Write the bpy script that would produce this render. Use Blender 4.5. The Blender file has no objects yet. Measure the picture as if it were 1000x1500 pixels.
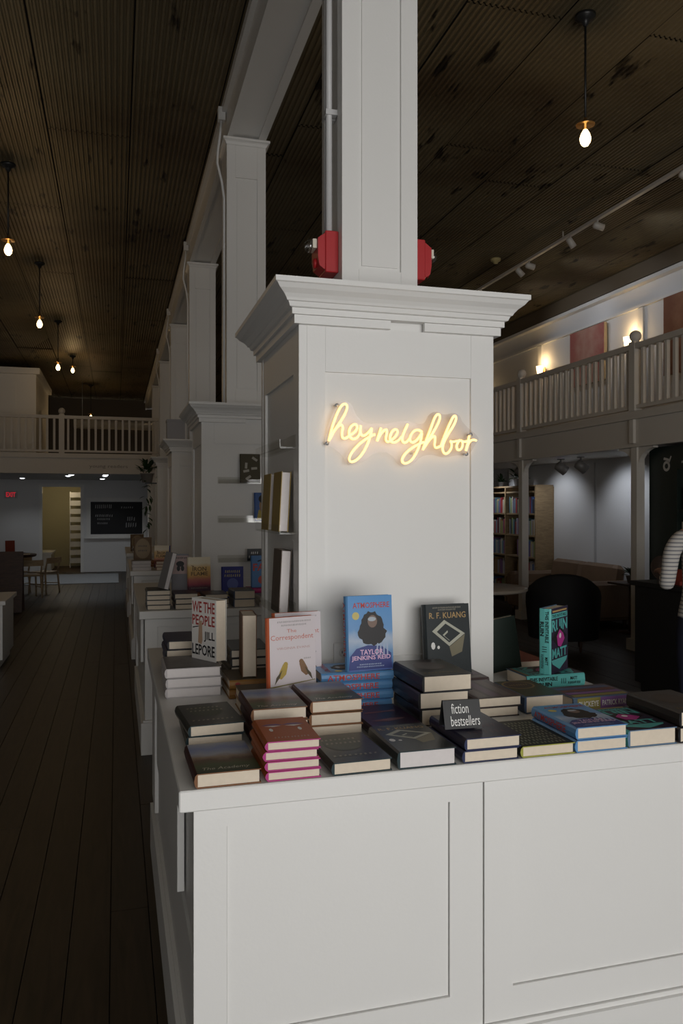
import bpy, bmesh, math, random
from mathutils import Matrix, Vector, Euler
random.seed(7)
S = bpy.context.scene
COL = S.collection
R = math.radians

# ---------------------------------------------------------------- camera, sky, exposure
cd = bpy.data.cameras.new('camera'); cam = bpy.data.objects.new('camera', cd); COL.objects.link(cam)
cd.sensor_width = 36; cd.lens = 28; cd.shift_y = -7/1500; cd.clip_end = 200
cam.location = (0, 0, 1.55); cam.rotation_euler = (R(90), 0, -math.atan(330/1166.7))
S.camera = cam
W = bpy.data.worlds.new('daylight'); S.world = W; W.use_nodes = True
bg = W.node_tree.nodes['Background']; bg.inputs[0].default_value = (1.0, .985, .965, 1); bg.inputs[1].default_value = 4.75
WIN = (-0.95, 3.2, 0.05, 3.1, -2.8)      # shop window: x0 x1 z0 z1 y
pl = bpy.data.lights.new('window_portal', 'AREA'); pl.shape = 'RECTANGLE'; pl.size = WIN[1]-WIN[0]; pl.size_y = WIN[3]-WIN[2]
pl.cycles.is_portal = True
po = bpy.data.objects.new('window_portal', pl); COL.objects.link(po)
po.location = ((WIN[0]+WIN[1])/2, WIN[4]-.02, (WIN[2]+WIN[3])/2); po.rotation_euler = (R(90), 0, 0)
vs = S.view_settings; vs.view_transform = 'Standard'; vs.look = 'None'; vs.gamma = 1; vs.use_curve_mapping = False; vs.exposure = 0.0

# ---------------------------------------------------------------- materials
MATS = {}
def mat(name, col=(.8,.8,.8), rough=.5, metal=0, emit=None, estr=0, noise=0, nscale=8, bump=0, bscale=60, spec=.5):
    if name in MATS: return MATS[name]
    m = bpy.data.materials.new(name); m.use_nodes = True; nt = m.node_tree; b = nt.nodes['Principled BSDF']
    b.inputs['Base Color'].default_value = (*col, 1); b.inputs['Roughness'].default_value = rough
    b.inputs['Metallic'].default_value = metal; b.inputs['Specular IOR Level'].default_value = spec
    if emit: b.inputs['Emission Color'].default_value = (*emit, 1); b.inputs['Emission Strength'].default_value = estr
    if noise or bump:
        tc = nt.nodes.new('ShaderNodeTexCoord')
    if noise:
        n = nt.nodes.new('ShaderNodeTexNoise'); n.inputs['Scale'].default_value = nscale; n.inputs['Detail'].default_value = 5
        nt.links.new(tc.outputs['Object'], n.inputs['Vector'])
        mx = nt.nodes.new('ShaderNodeMix'); mx.data_type = 'RGBA'
        mx.inputs[6].default_value = (*[c*(1-noise) for c in col], 1); mx.inputs[7].default_value = (*[min(1, c*(1+noise)) for c in col], 1)
        nt.links.new(n.outputs['Fac'], mx.inputs[0]); nt.links.new(mx.outputs[2], b.inputs['Base Color'])
    if bump:
        n2 = nt.nodes.new('ShaderNodeTexNoise'); n2.inputs['Scale'].default_value = bscale
        nt.links.new(tc.outputs['Object'], n2.inputs['Vector'])
        bp = nt.nodes.new('ShaderNodeBump'); bp.inputs['Strength'].default_value = bump; bp.inputs['Distance'].default_value = .002
        nt.links.new(n2.outputs['Fac'], bp.inputs['Height']); nt.links.new(bp.outputs['Normal'], b.inputs['Normal'])
    MATS[name] = m
    return m
def ramp_mat(name, stops, noise=.12, nscale=7, rough=.35, axis=1):
    """print whose colour runs along the cover (UV), broken up by noise"""
    if name in MATS: return MATS[name]
    m = bpy.data.materials.new(name); m.use_nodes = True; nt = m.node_tree; b = nt.nodes['Principled BSDF']
    b.inputs['Roughness'].default_value = rough
    uv = nt.nodes.new('ShaderNodeUVMap'); sp = nt.nodes.new('ShaderNodeSeparateXYZ'); nt.links.new(uv.outputs[0], sp.inputs[0])
    n = nt.nodes.new('ShaderNodeTexNoise'); n.inputs['Scale'].default_value = nscale; n.inputs['Detail'].default_value = 6; nt.links.new(uv.outputs[0], n.inputs['Vector'])
    ma = nt.nodes.new('ShaderNodeMath'); ma.operation = 'MULTIPLY_ADD'; ma.inputs[1].default_value = noise*2; ma.inputs[2].default_value = -noise
    nt.links.new(n.outputs['Fac'], ma.inputs[0])
    ad = nt.nodes.new('ShaderNodeMath'); ad.operation = 'ADD'; nt.links.new(sp.outputs[axis], ad.inputs[0]); nt.links.new(ma.outputs[0], ad.inputs[1])
    r = nt.nodes.new('ShaderNodeValToRGB'); nt.links.new(ad.outputs[0], r.inputs[0])
    el = r.color_ramp.elements
    while len(el) > 1: el.remove(el[-1])
    el[0].position = stops[0][0]; el[0].color = (*stops[0][1], 1)
    for p, c in stops[1:]:
        e = el.new(p); e.color = (*c, 1)
    nt.links.new(r.outputs[0], b.inputs['Base Color'])
    MATS[name] = m
    return m
def wood_mat(name, c1, c2, rough=.5, scale=(14, 1.2, 14), rnd=.5):
    if name in MATS: return MATS[name]
    m = bpy.data.materials.new(name); m.use_nodes = True; nt = m.node_tree; b = nt.nodes['Principled BSDF']; b.inputs['Roughness'].default_value = rough
    tc = nt.nodes.new('ShaderNodeTexCoord'); oi = nt.nodes.new('ShaderNodeObjectInfo')
    mp = nt.nodes.new('ShaderNodeMapping'); mp.inputs['Scale'].default_value = scale; nt.links.new(tc.outputs['Object'], mp.inputs[0])
    ad = nt.nodes.new('ShaderNodeVectorMath'); ad.operation = 'ADD'; nt.links.new(mp.outputs[0], ad.inputs[0])
    cmb = nt.nodes.new('ShaderNodeVectorMath'); cmb.operation = 'SCALE'; cmb.inputs[0].default_value = (37, 11, 5); nt.links.new(oi.outputs['Random'], cmb.inputs['Scale'])
    nt.links.new(cmb.outputs[0], ad.inputs[1])
    n = nt.nodes.new('ShaderNodeTexNoise'); n.inputs['Scale'].default_value = 2.2; n.inputs['Detail'].default_value = 8; n.inputs['Distortion'].default_value = 1.2
    nt.links.new(ad.outputs[0], n.inputs['Vector'])
    r = nt.nodes.new('ShaderNodeValToRGB'); r.color_ramp.elements[0].position = .3; r.color_ramp.elements[1].position = .75
    r.color_ramp.elements[0].color = (*c1, 1); r.color_ramp.elements[1].color = (*c2, 1); nt.links.new(n.outputs['Fac'], r.inputs[0])
    hs = nt.nodes.new('ShaderNodeHueSaturation'); mr = nt.nodes.new('ShaderNodeMapRange'); mr.inputs[3].default_value = 1-rnd*.5; mr.inputs[4].default_value = 1+rnd*.5
    nt.links.new(oi.outputs['Random'], mr.inputs[0]); nt.links.new(mr.outputs[0], hs.inputs['Value']); nt.links.new(r.outputs[0], hs.inputs['Color'])
    nt.links.new(hs.outputs[0], b.inputs['Base Color'])
    bp = nt.nodes.new('ShaderNodeBump'); bp.inputs['Strength'].default_value = .15; bp.inputs['Distance'].default_value = .003
    nt.links.new(n.outputs['Fac'], bp.inputs['Height']); nt.links.new(bp.outputs[0], b.inputs['Normal'])
    MATS[name] = m
    return m
def tin_mat():
    m = bpy.data.materials.new('rusted_tin'); m.use_nodes = True; nt = m.node_tree; b = nt.nodes['Principled BSDF']
    b.inputs['Roughness'].default_value = .55; b.inputs['Metallic'].default_value = .15
    g = nt.nodes.new('ShaderNodeNewGeometry')
    def nz(sc, det, stretch=None):
        n = nt.nodes.new('ShaderNodeTexNoise'); n.inputs['Scale'].default_value = sc; n.inputs['Detail'].default_value = det
        if stretch:
            mp = nt.nodes.new('ShaderNodeMapping'); mp.inputs['Scale'].default_value = stretch
            nt.links.new(g.outputs['Position'], mp.inputs[0]); nt.links.new(mp.outputs[0], n.inputs['Vector'])
        else: nt.links.new(g.outputs['Position'], n.inputs['Vector'])
        return n
    r = nt.nodes.new('ShaderNodeValToRGB'); nt.links.new(nz(.8, 6).outputs['Fac'], r.inputs[0])
    e = r.color_ramp.elements; e[0].position = .3; e[0].color = (.085, .056, .028, 1); e[1].position = .72; e[1].color = (.20, .165, .10, 1)
    k = e.new(.5); k.color = (.155, .122, .068, 1)
    r2 = nt.nodes.new('ShaderNodeValToRGB'); nt.links.new(nz(5, 8, (1.5, .5, 1)).outputs['Fac'], r2.inputs[0])
    r2.color_ramp.elements[0].position = .31; r2.color_ramp.elements[0].color = (.12, .10, .08, 1); r2.color_ramp.elements[1].position = .37; r2.color_ramp.elements[1].color = (1, 1, 1, 1)
    mx = nt.nodes.new('ShaderNodeMix'); mx.data_type = 'RGBA'; mx.blend_type = 'MULTIPLY'; mx.inputs[0].default_value = 1
    nt.links.new(r.outputs[0], mx.inputs[6]); nt.links.new(r2.outputs[0], mx.inputs[7]); nt.links.new(mx.outputs[2], b.inputs['Base Color'])
    return m
def clear_mat(name, tint=(1, 1, 1), fac=.08):
    m = bpy.data.materials.new(name); m.use_nodes = True; nt = m.node_tree; nt.nodes.remove(nt.nodes['Principled BSDF'])
    t = nt.nodes.new('ShaderNodeBsdfTransparent'); t.inputs[0].default_value = (*tint, 1)
    g = nt.nodes.new('ShaderNodeBsdfGlossy'); g.inputs['Roughness'].default_value = .05
    mx = nt.nodes.new('ShaderNodeMixShader'); mx.inputs[0].default_value = fac
    nt.links.new(t.outputs[0], mx.inputs[1]); nt.links.new(g.outputs[0], mx.inputs[2]); nt.links.new(mx.outputs[0], nt.nodes['Material Output'].inputs[0])
    return m
WHITE = mat('white_paint', (.76, .755, .735), .42, bump=.12, bscale=90)
WALLM = mat('wall_paint', (.72, .72, .72), .6, bump=.1, bscale=70)
TRIM = mat('gallery_paint', (.62, .58, .52), .5, bump=.1)
FLOORM = wood_mat('floorboard', (.014, .009, .004), (.042, .026, .013), .5, rnd=.6)
GAP = mat('floor_gap', (.008, .006, .004), .9)
TIN = tin_mat()
BLACK = mat('black_metal', (.012, .012, .012), .4)
BRASS = mat('brass', (.55, .32, .12), .3, .9)
STEEL = mat('steel_pipe', (.6, .6, .6), .35, .6)
PAGE = mat('page_edges', (.70, .61, .49), .85, noise=.06, nscale=90)
PAGEW = mat('page_edges_white', (.68, .64, .63), .85, noise=.05, nscale=90)
LWOOD = wood_mat('pale_wood', (.30, .22, .13), (.48, .37, .24), .5, (3, 3, 20), .2)
DWOOD = wood_mat('dark_wood', (.03, .012, .006), (.08, .035, .018), .45, (3, 3, 20), .2)
OAK = wood_mat('bookcase_oak', (.22, .15, .08), (.34, .24, .13), .5, (3, 3, 14), .1)

# ---------------------------------------------------------------- mesh helpers
class MB:
    def __init__(s): s.v = []; s.f = []; s.mi = []; s.m = 0; s.smooth = set()
    def add(s, vs, fs, sm=False):
        o = len(s.v); s.v += [tuple(p) for p in vs]
        for f in fs:
            if sm: s.smooth.add(len(s.f))
            s.f.append([o+i for i in f]); s.mi.append(s.m)
        return s
    def box(s, x0, x1, y0, y1, z0, z1, M=None, bev=0):
        if bev:
            b = bev
            prof = []
            vs = []; 
            for z, k in ((z0, b), (z0+b, 0), (z1-b, 0), (z1, b)):
                vs += [(x0+k+b*0, y0+b+k*0 if k == 0 else y0+k, z)] if False else []
            # octagonal plan with chamfered top and bottom
            def ring(z, k):
                a = b+k*.6
                return [(x0+a, y0+k, z), (x1-a, y0+k, z), (x1-k, y0+a, z), (x1-k, y1-a, z), (x1-a, y1-k, z), (x0+a, y1-k, z), (x0+k, y1-a, z), (x0+k, y0+a, z)]
            vs = ring(z0, b)+ring(z0+b, 0)+ring(z1-b, 0)+ring(z1, b)
            fs = [list(range(7, -1, -1)), list(range(24, 32))]
            for r in range(3):
                for i in range(8): fs.append([r*8+i, r*8+(i+1) % 8, r*8+8+(i+1) % 8, r*8+8+i])
        else:
            vs = [(x0,y0,z0),(x1,y0,z0),(x1,y1,z0),(x0,y1,z0),(x0,y0,z1),(x1,y0,z1),(x1,y1,z1),(x0,y1,z1)]
            fs = [(3,2,1,0),(4,5,6,7),(0,1,5,4),(1,2,6,5),(2,3,7,6),(3,0,4,7)]
        if M: vs = [M @ Vector(p) for p in vs]
        return s.add(vs, fs)
    def lathe(s, prof, c=(0,0,0), n=20, M=None, sm=True):
        vs = []; fs = []
        for r, z in prof:
            for i in range(n):
                a = 2*math.pi*i/n; vs.append((c[0]+r*math.cos(a), c[1]+r*math.sin(a), c[2]+z))
        for k in range(len(prof)-1):
            for i in range(n): fs.append([k*n+i, k*n+(i+1) % n, (k+1)*n+(i+1) % n, (k+1)*n+i])
        if prof[0][0] > 1e-5: fs.append(list(range(n-1, -1, -1)))
        if prof[-1][0] > 1e-5: fs.append([(len(prof)-1)*n+i for i in range(n)])
        if M: vs = [M @ Vector(p) for p in vs]
        return s.add(vs, fs, sm)
    def tube(s, pts, r, n=8, cyc=False):
        pts = [Vector(p) for p in pts]; rs = r if isinstance(r, (list, tuple)) else [r]*len(pts)
        vs = []; fs = []; up = None
        for i, p in enumerate(pts):
            a = pts[max(i-1, 0)]; b = pts[min(i+1, len(pts)-1)]
            t = (b-a); t = t.normalized() if t.length > 1e-9 else Vector((0,0,1))
            if up is None: up = t.orthogonal().normalized()
            up = (up - t*up.dot(t)); up = up.normalized() if up.length > 1e-6 else t.orthogonal().normalized()
            w = t.cross(up)
            for k in range(n):
                an = 2*math.pi*k/n; vs.append(p + (up*math.cos(an)+w*math.sin(an))*rs[i])
        for i in range(len(pts)-1):
            for k in range(n): fs.append([i*n+k, i*n+(k+1) % n, (i+1)*n+(k+1) % n, (i+1)*n+k])
        fs.append(list(range(n-1, -1, -1))); fs.append([(len(pts)-1)*n+k for k in range(n)])
        return s.add(vs, fs, True)
    def prism(s, poly, y0, y1, M=None):
        """poly of (x,z), extruded along y"""
        n = len(poly); vs = [(x, y0, z) for x, z in poly]+[(x, y1, z) for x, z in poly]
        fs = [list(range(n)), list(range(2*n-1, n-1, -1))]+[[i, n+i, n+(i+1) % n, (i+1) % n] for i in range(n)]
        if M: vs = [M @ Vector(p) for p in vs]
        return s.add(vs, fs)
    def ring(s, x0, x1, y0, y1, prof):
        """mitred moulding round a rectangle; prof = [(out, z)]"""
        vs = []; n = len(prof)
        for o, z in prof: vs += [(x0-o, y0-o, z), (x1+o, y0-o, z), (x1+o, y1+o, z), (x0-o, y1+o, z)]
        fs = []
        for k in range(n-1):
            for i in range(4): fs.append([k*4+i, k*4+(i+1) % 4, k*4+4+(i+1) % 4, k*4+4+i])
        fs += [[3, 2, 1, 0], [(n-1)*4+i for i in range(4)]]
        return s.add(vs, fs)
    def mesh(s, name, mats):
        me = bpy.data.meshes.new(name); me.from_pydata(s.v, [], s.f)
        for m in (mats if isinstance(mats, (list, tuple)) else [mats]): me.materials.append(m)
        for i, p in enumerate(me.polygons): p.material_index = s.mi[i]; p.use_smooth = i in s.smooth
        me.update()
        return me
    def obj(s, name, mats, parent=None): return link(name, s.mesh(name, mats), parent)
def link(name, me, parent=None):
    o = bpy.data.objects.new(name, me); COL.objects.link(o)
    if parent: o.parent = parent
    return o
def tag(o, label=None, cat=None, group=None, kind=None):
    if label: o['label'] = label
    if cat: o['category'] = cat
    if group: o['group'] = group
    if kind: o['kind'] = kind
    return o
def thing(name, label, cat, loc=(0,0,0), rot=(0,0,0), group=None, kind=None):
    o = bpy.data.objects.new(name, None); COL.objects.link(o); o.empty_display_size = .1
    o.location = loc; o.rotation_euler = rot
    return tag(o, label, cat, group, kind)
def bx(name, m, parent, *a, **k): return MB().box(*a, **k).obj(name, m, parent)
TXT = {}
def text_geo(body, bold=0.0, shear=0.0):
    k = (body, bold, shear)
    if k not in TXT:
        c = bpy.data.curves.new('lettering', 'FONT'); c.body = body; c.resolution_u = 2; c.offset = bold; c.shear = shear; c.align_x = 'CENTER'; c.space_line = .85
        o = bpy.data.objects.new('lettering', c); COL.objects.link(o)
        dg = bpy.context.evaluated_depsgraph_get(); me = o.evaluated_get(dg).to_mesh()
        vs = [v.co.copy() for v in me.vertices]; fs = [list(p.vertices) for p in me.polygons]
        o.evaluated_get(dg).to_mesh_clear(); bpy.data.objects.remove(o); bpy.data.curves.remove(c)
        xs = [v.x for v in vs]; ys = [v.y for v in vs]
        x0, x1, y0, y1 = min(xs), max(xs), min(ys), max(ys)
        TXT[k] = ([((v.x-x0)/(x1-x0), (v.y-y0)/(y1-y0)) for v in vs], fs)
    return TXT[k]
def add_text(mb, body, x0, x1, y0, y1, z, bold=.02, M=None, shear=0, rot=0):
    vs, fs = text_geo(body, bold, shear)
    if rot == 0: pts = [Vector((x0+a*(x1-x0), y0+b*(y1-y0), z)) for a, b in vs]
    else: pts = [Vector((x0+b*(x1-x0), y1-a*(y1-y0), z)) for a, b in vs]      # turned to run downwards
    if M: pts = [M @ p for p in pts]
    mb.add(pts, fs)
def poly(mb, pts, z, M=None):
    p = [Vector((x, y, z)) for x, y in pts]
    a = sum(pts[i][0]*pts[(i+1) % len(pts)][1]-pts[(i+1) % len(pts)][0]*pts[i][1] for i in range(len(pts)))
    if a < 0: p.reverse()
    if M: p = [M @ q for q in p]
    mb.add(p, [list(range(len(p)))])
def ell(cx, cy, rx, ry, n=14, a0=0): return [(cx+rx*math.cos(a0+2*math.pi*i/n), cy+ry*math.sin(a0+2*math.pi*i/n)) for i in range(n)]

# ================================================================ THE SETTING
XL, XR, YF, YB, CZ = -4.5, 6.5, -2.8, 20.0, 4.68
fl = tag(MB().box(XL-.1, XR+.1, YF-.1, YB+.15, -.12, -.02).obj('floor', GAP), 'dark brown wide-plank wooden floor', 'floor', kind='structure')
pw = .14; x = XL; meshes = {}
while x < XR-.01:
    y = YF - random.random()*3
    while y < YB:
        L = random.choice((5.0, 6.2, 7.4)); a, b = max(y, YF), min(y+L, YB)
        if b-a > .3 and not (x > .3 and x < 1.3 and False):
            w2 = min(x+pw, XR)-x
            o = MB().box(.0018, w2-.0018, 0, b-a-.003, -.02, 0).obj('plank', FLOORM, fl); o.location = (x, a, random.uniform(-.0015, 0))
        y += L
    x += pw
# ceiling of ribbed tin sheets
ce = tag(MB().box(XL, XR, YF, 24.2, CZ+.03, CZ+.1).obj('ceiling', mat('ceiling_backing', (.02, .015, .01), .9)), 'rusty brown ribbed tin sheet ceiling', 'ceiling', kind='structure')
sw, sl = .66, 2.45
def tin_sheet():
    mb = MB(); n = 16; vs = []; k = 0
    w = sw-.012; xs = []
    for i in range(n):
        for fx, fz in ((0, 0), (.35, 0), (.5, .014), (.85, .014)): xs.append(((i+fx)/n*w, fz))
    xs.append((w, 0))
    for yy in (0, sl-.008):
        vs += [(a, yy, z) for a, z in xs]
    m = len(xs); fs = [[i, m+i, m+i+1, i+1] for i in range(m-1)]
    return mb.add(vs, fs).mesh('tin_sheet', TIN)
tm = tin_sheet(); ix = 0; x = XL
while x < XR:
    y = YF-.6*(ix % 2)
    while y < 24.2:
        o = link('tin_sheet', tm, ce); o.location = (x, max(y, YF-.6), CZ+random.uniform(0, .010)); o.rotation_euler = (random.uniform(-.002, .002), random.uniform(-.008, .008), 0)
        y += sl
    x += sw; ix += 1
def wall(name, label, *b, m=WALLM): return tag(MB().box(*b).obj(name, m), label, 'wall', kind='structure')
wl = wall('wall_left', 'plain off-white side wall across the aisle', XL-.15, XL, YF-.1, 24.2, -.11, CZ+.05)
wr = wall('wall_right', 'white panelled side wall behind the gallery', XR, XR+.15, YF-.1, 24.2, -.11, CZ+.05)
wb = MB().box(XL, -1.68, YB, YB+.15, -.11, 2.2).box(-.81, XR, YB, YB+.15, -.11, 2.2).box(-1.68, -.81, YB, YB+.15, 2.035, 2.2)
wback = tag(wb.obj('wall_back', WALLM), 'white back wall with open doorway and chalkboard', 'wall', kind='structure')
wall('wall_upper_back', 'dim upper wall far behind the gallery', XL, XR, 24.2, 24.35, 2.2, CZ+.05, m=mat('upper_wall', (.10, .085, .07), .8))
x0, x1, z0, z1, wy = WIN
wf = MB().box(XL, x0, wy-.15, wy, -.11, CZ+.05).box(x1, XR, wy-.15, wy, -.11, CZ+.05).box(x0, x1, wy-.15, wy, -.11, z0).box(x0, x1, wy-.15, wy, z1, CZ+.05)
tag(wf.obj('wall_front', WALLM), 'street front wall around the shop window', 'wall', kind='structure')
wi = thing('window_1', 'large shop window facing the street', 'window', (x0, wy, z0), kind='structure')
for t in range(1, 3): bx('mullion', WHITE, wi, (x1-x0)*t/3-.03, (x1-x0)*t/3+.03, -.1, -.04, 0, z1-z0)
bx('transom', WHITE, wi, 0, x1-x0, -.1, -.04, 1.95, 2.0)
# panelling, crown and cornice on the right upper wall
for z, h, d in ((4.48, .20, .05), (4.40, .05, .09), (4.12, .035, .03)):
    tag(bx('trim_1', mat('brown_cornice', (.13, .10, .065), .6) if h == .2 else WHITE, None, XR-d, XR, YF+.05, 23.9, z, z+h-.002), {.2: 'wide brown cornice board under the tin ceiling', .05: 'projecting crown moulding on the gallery wall', .035: 'thin picture rail on the gallery wall'}[h], 'moulding', kind='structure')
for k in range(8):
    tag(bx('trim_2', WHITE, None, XR-.03, XR, 3.7+k*2.52, 3.82+k*2.52, 2.62, 4.11), 'flat white pilaster strip on the gallery wall', 'moulding', 'gallery wall strips', 'structure')
for y in (9.83, 7.2, 12.4): tag(bx('trim_3', mat('joint', (.5, .5, .5), .6), None, XR-.012, XR, y-.02, y+.02, .12, 2.18), 'narrow vertical batten on the wall under the gallery', 'moulding', 'wall battens under gallery', 'structure')
tag(bx('baseboard_right', WHITE, None, XR-.02, XR, YF+.1, 19.9, 0, .12), 'white baseboard below the side wall', 'baseboard', kind='structure')

# galleries ------------------------------------------------------
GX, GY, GF, GS, GR = 5.4, 16.2, 2.59, 2.20, 3.32
g = thing('gallery_floor', 'white panelled fascia and floor of the side gallery', 'gallery', (GX, 0, GS), kind='structure')
bx('slab', TRIM, g, .06, XR-GX-.002, YF+.1, GY-.02, .02, GF-GS)
bx('fascia', TRIM, g, .0, .06, YF+.1, GY, 0, GF-GS)
bx('moulding', TRIM, g, -.045, .0, YF+.1, GY-.05, .30, .345); bx('moulding', TRIM, g, -.025, .0, YF+.1, GY-.05, .345, .388); bx('moulding', TRIM, g, -.02, .0, YF+.1, GY-.05, 0, .035)
NY = [2.41+2.52*k for k in range(6)]
for y in NY: bx('bracket', TRIM, g, -.035, -.001, y-.035, y+.035, .04, .298)
g2 = thing('gallery_floor', 'tan fascia and white soffit of the gallery across the back', 'gallery', (0, GY, GS), kind='structure')
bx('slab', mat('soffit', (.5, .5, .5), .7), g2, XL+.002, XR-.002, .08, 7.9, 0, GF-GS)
bx('fascia', TRIM, g2, XL+.002, XR-.002, 0, .08, 0, GF-GS)
bx('moulding', TRIM, g2, XL+.01, GX-.05, -.04, 0, .30, .345); bx('moulding', TRIM, g2, XL+.01, GX-.05, -.02, 0, .345, .388); bx('moulding', TRIM, g2, XL+.01, GX-.05, -.02, 0, 0, .03)
for a in (-1.06, -.96, .62, -3.2, -3.3): bx('panel_stile', TRIM, g2, a-.015, a+.015, -.012, 0, .03, .30)
mb = MB(); add_text(mb, 'young readers', -.5, .22, .10, .18, 0, .0, Matrix.Translation((0, -.003, 0)) @ Matrix.Rotation(R(90), 4, 'X')); mb.obj('lettering', mat('faint_letters', (.22, .2, .18), .6), g2)
def balustrade(label, loc, rot, L, newels, skip=()):
    t = thing('balustrade', label, 'railing', loc, rot)
    H = GR-GF
    bx('top_rail', TRIM, t, 0, L, -.045, .045, H-.06, H); bx('bottom_rail', TRIM, t, 0, L, -.03, .03, .025, .065)
    bm = MB().box(-.02, .02, -.02, .02, .066, H-.061).mesh('baluster', TRIM)
    x = .08
    while x < L-.03:
        if all(abs(x-n) > .075 for n in newels):
            o = link('baluster', bm, t); o.location = (x, 0, 0)
        x += .127
    for n in newels:
        po_ = MB().box(n-.05, n+.05, -.05, .05, .001, H+.02).obj('newel_post', TRIM, t)
        MB().lathe([(.05, H+.0205), (.036, H+.034)]+[(max(0, .064*math.cos(R(a))), H+.085+.064*math.sin(R(a))) for a in (-50, -30, -10, 10, 30, 50, 70, 90)], (n, 0, 0), 18).obj('ball_finial', TRIM, po_)
    return t
balustrade('long tan-white balustrade along the side gallery', (GX+.02, .5, GF), (0, 0, R(90)), GY-.5, [y-.5 for y in NY])
balustrade('white balustrade across the back gallery', (-4.4, GY+.06, GF), (0, 0, 0), 9.7, [.1, 3.39, 6.8])
for i, y in enumerate(NY):
    lab = {3: 'slim white post under the gallery beside the round table', 2: 'white gallery post beside the dark green bookcase'}.get(i, ['gallery post nearest the street window', 'gallery post at the street end of the dark green bookcase', '', '', 'gallery post in front of the middle of the oak bookcase', 'gallery post next to the back gallery corner'][i])
    t = thing('gallery_post', lab, 'post', (GX+.05, y, 0), group='gallery posts')
    bx('shaft', TRIM, t, -.05, .05, -.05, .05, .12, GS-.001); bx('base', TRIM, t, -.085, .085, -.085, .085, 0, .12)
    for sgn in (-1, 1):
        pr = [(sgn*.05, GS-.002), (sgn*.30, GS-.002)]+[(sgn*(.30-.25*math.sin(a)), GS-.22+.20*math.cos(a)) for a in [R(15*k) for k in range(7)]]
        MB().prism(pr, -.03, .03, Matrix.Rotation(R(90), 4, 'Z')).obj('corner_bracket', TRIM, t)

# ================================================================ COLUMN ROW
SP = 3.26; CX = .974
def beam():
    t = thing('beam', 'long boxed white beam running over the column row', 'beam', (CX, 0, 4.42))
    bx('beam_box', WHITE, t, -.15, .15, YF+.01, 24.1, 0, .255)
    bx('moulding', WHITE, t, -.185, -.15, YF+.01, 24.1, .19, .255); bx('moulding', WHITE, t, .15, .185, YF+.01, 24.1, .19, .255)
    for y in [2.9+SP*k for k in range(7)]:
        pass
    bx('soffit_strip', WHITE, t, -.15, -.11, YF+.01, 24.1, -.012, -.0005); bx('soffit_strip', WHITE, t, .09, .15, YF+.01, 24.1, -.012, -.0005)
    return t
beam()
LABC = ['tall white panelled column above the sign pillar', 'white column with a capital, second along the beam', 'third white column along the beam', 'fourth white column along the beam', 'fifth white column along the beam', 'last white column at the far end of the beam']
LABP = ['white panelled pillar casing carrying the glowing sign', 'white pillar casing with book ledges on its front', 'third white pillar casing, with a grey box on its crown', 'fourth white pillar casing, behind a trailing plant', 'fifth white pillar casing under the back gallery edge', '']
CROWN = [(.03, .03), (.03, .05), (.04, .053), (.046, .068), (.052, .07), (.056, .078), (.066, .09), (.083, .103), (.094, .117), (.1, .12), (.1, .137), (.0, .137)]
def framed(t, m, name, x0, x1, z0, z1, y, th, s, b, tp):
    """frame boards round a recessed field on a face looking along -y"""
    bx(name, m, t, x0, x0+s, y-th, y, z0, z1); bx(name, m, t, x1-s, x1, y-th, y, z0, z1)
    bx(name, m, t, x0+s+.0006, x1-s-.0006, y-th, y, z0, z0+b); bx(name, m, t, x0+s+.0006, x1-s-.0006, y-th, y, z1-tp, z1)
for i in range(6):
    cy = 3.05+SP*i
    base = 2.3175 if i < 5 else 2.6
    t = thing('column', LABC[i], 'column', (CX, cy, base), group='columns under the beam')
    H = 4.405-base
    bx('shaft', WHITE, t, -.14, .14, -.14, .14, 0, H)
    for q in range(4):
        Mq = Matrix.Rotation(R(90*q), 4, 'Z')
        for a in ((-.152, -.085, 0, H-.05), (.085, .152 if q % 2 == 0 else .152, 0, H-.05), (-.0844, .0844, 0, .14), (-.0844, .0844, H-.30, H-.05)):
            x0_, x1_ = a[0], a[1]
            if q % 2: x0_, x1_ = max(x0_, -.1395), min(x1_, .1395)
            bx('frame_board', WHITE, t, x0_, x1_, -.152, -.1402, a[2]+.0005, a[3], M=Mq)
        bx('panel_bead', WHITE, t, -.072, .072, -.146, -.1402, .155, H-.315, M=Mq)
    MB().ring(-.152, .152, -.152, .152, [(.001, H-.049), (.004, H-.045), (.012, H-.03), (.022, H-.02), (.03, H-.018), (.03, H), (0, H)]).obj('capital', WHITE, t)
    if i == 5: continue
    # pillar casing
    h = .368
    t = thing('pillar_casing', LABP[i], 'pillar', (CX, cy, .9 if i < 4 else 0), group='pillar casings')
    zb = .0005; zt = 2.18-(.9 if i < 4 else 0)
    bx('core', WHITE, t, -h+.01, h-.01, -h+.01, h-.01, zb, zt+.13)
    for q in range(4):
        Mq = Matrix.Rotation(R(90*q), 4, 'Z'); e = h if q % 2 == 0 else h-.0105
        for a in ((-e, -.274, zb, zt), (.278, e, zb, zt), (-.2735, .2775, zb, .12), (-.2735, .2775, zt-.158, zt)):
            bx('frame_board', WHITE, t, a[0], a[1], -h, -h+.0098, a[2], a[3], M=Mq)
        bx('corner_bead', WHITE, t, -e+.028, -e+.034, -h-.002, -h, zb, zt, M=Mq)
        for a, b in (((-h, -.04), (.088, h)) if q % 2 == 0 else ((-h, h),)):
            ex = .02 if q % 2 == 0 else 0
            bx('crown_strip', WHITE, t, a-(ex if a < -.3 else 0), b+(ex if b > .3 else 0), -h-.02, -h-.0004, zt, zt+.0295, M=Mq)
    MB().ring(-h, h, -h, h, [(o, zt+z) for o, z in CROWN]).obj('crown_moulding', WHITE, t)

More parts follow.
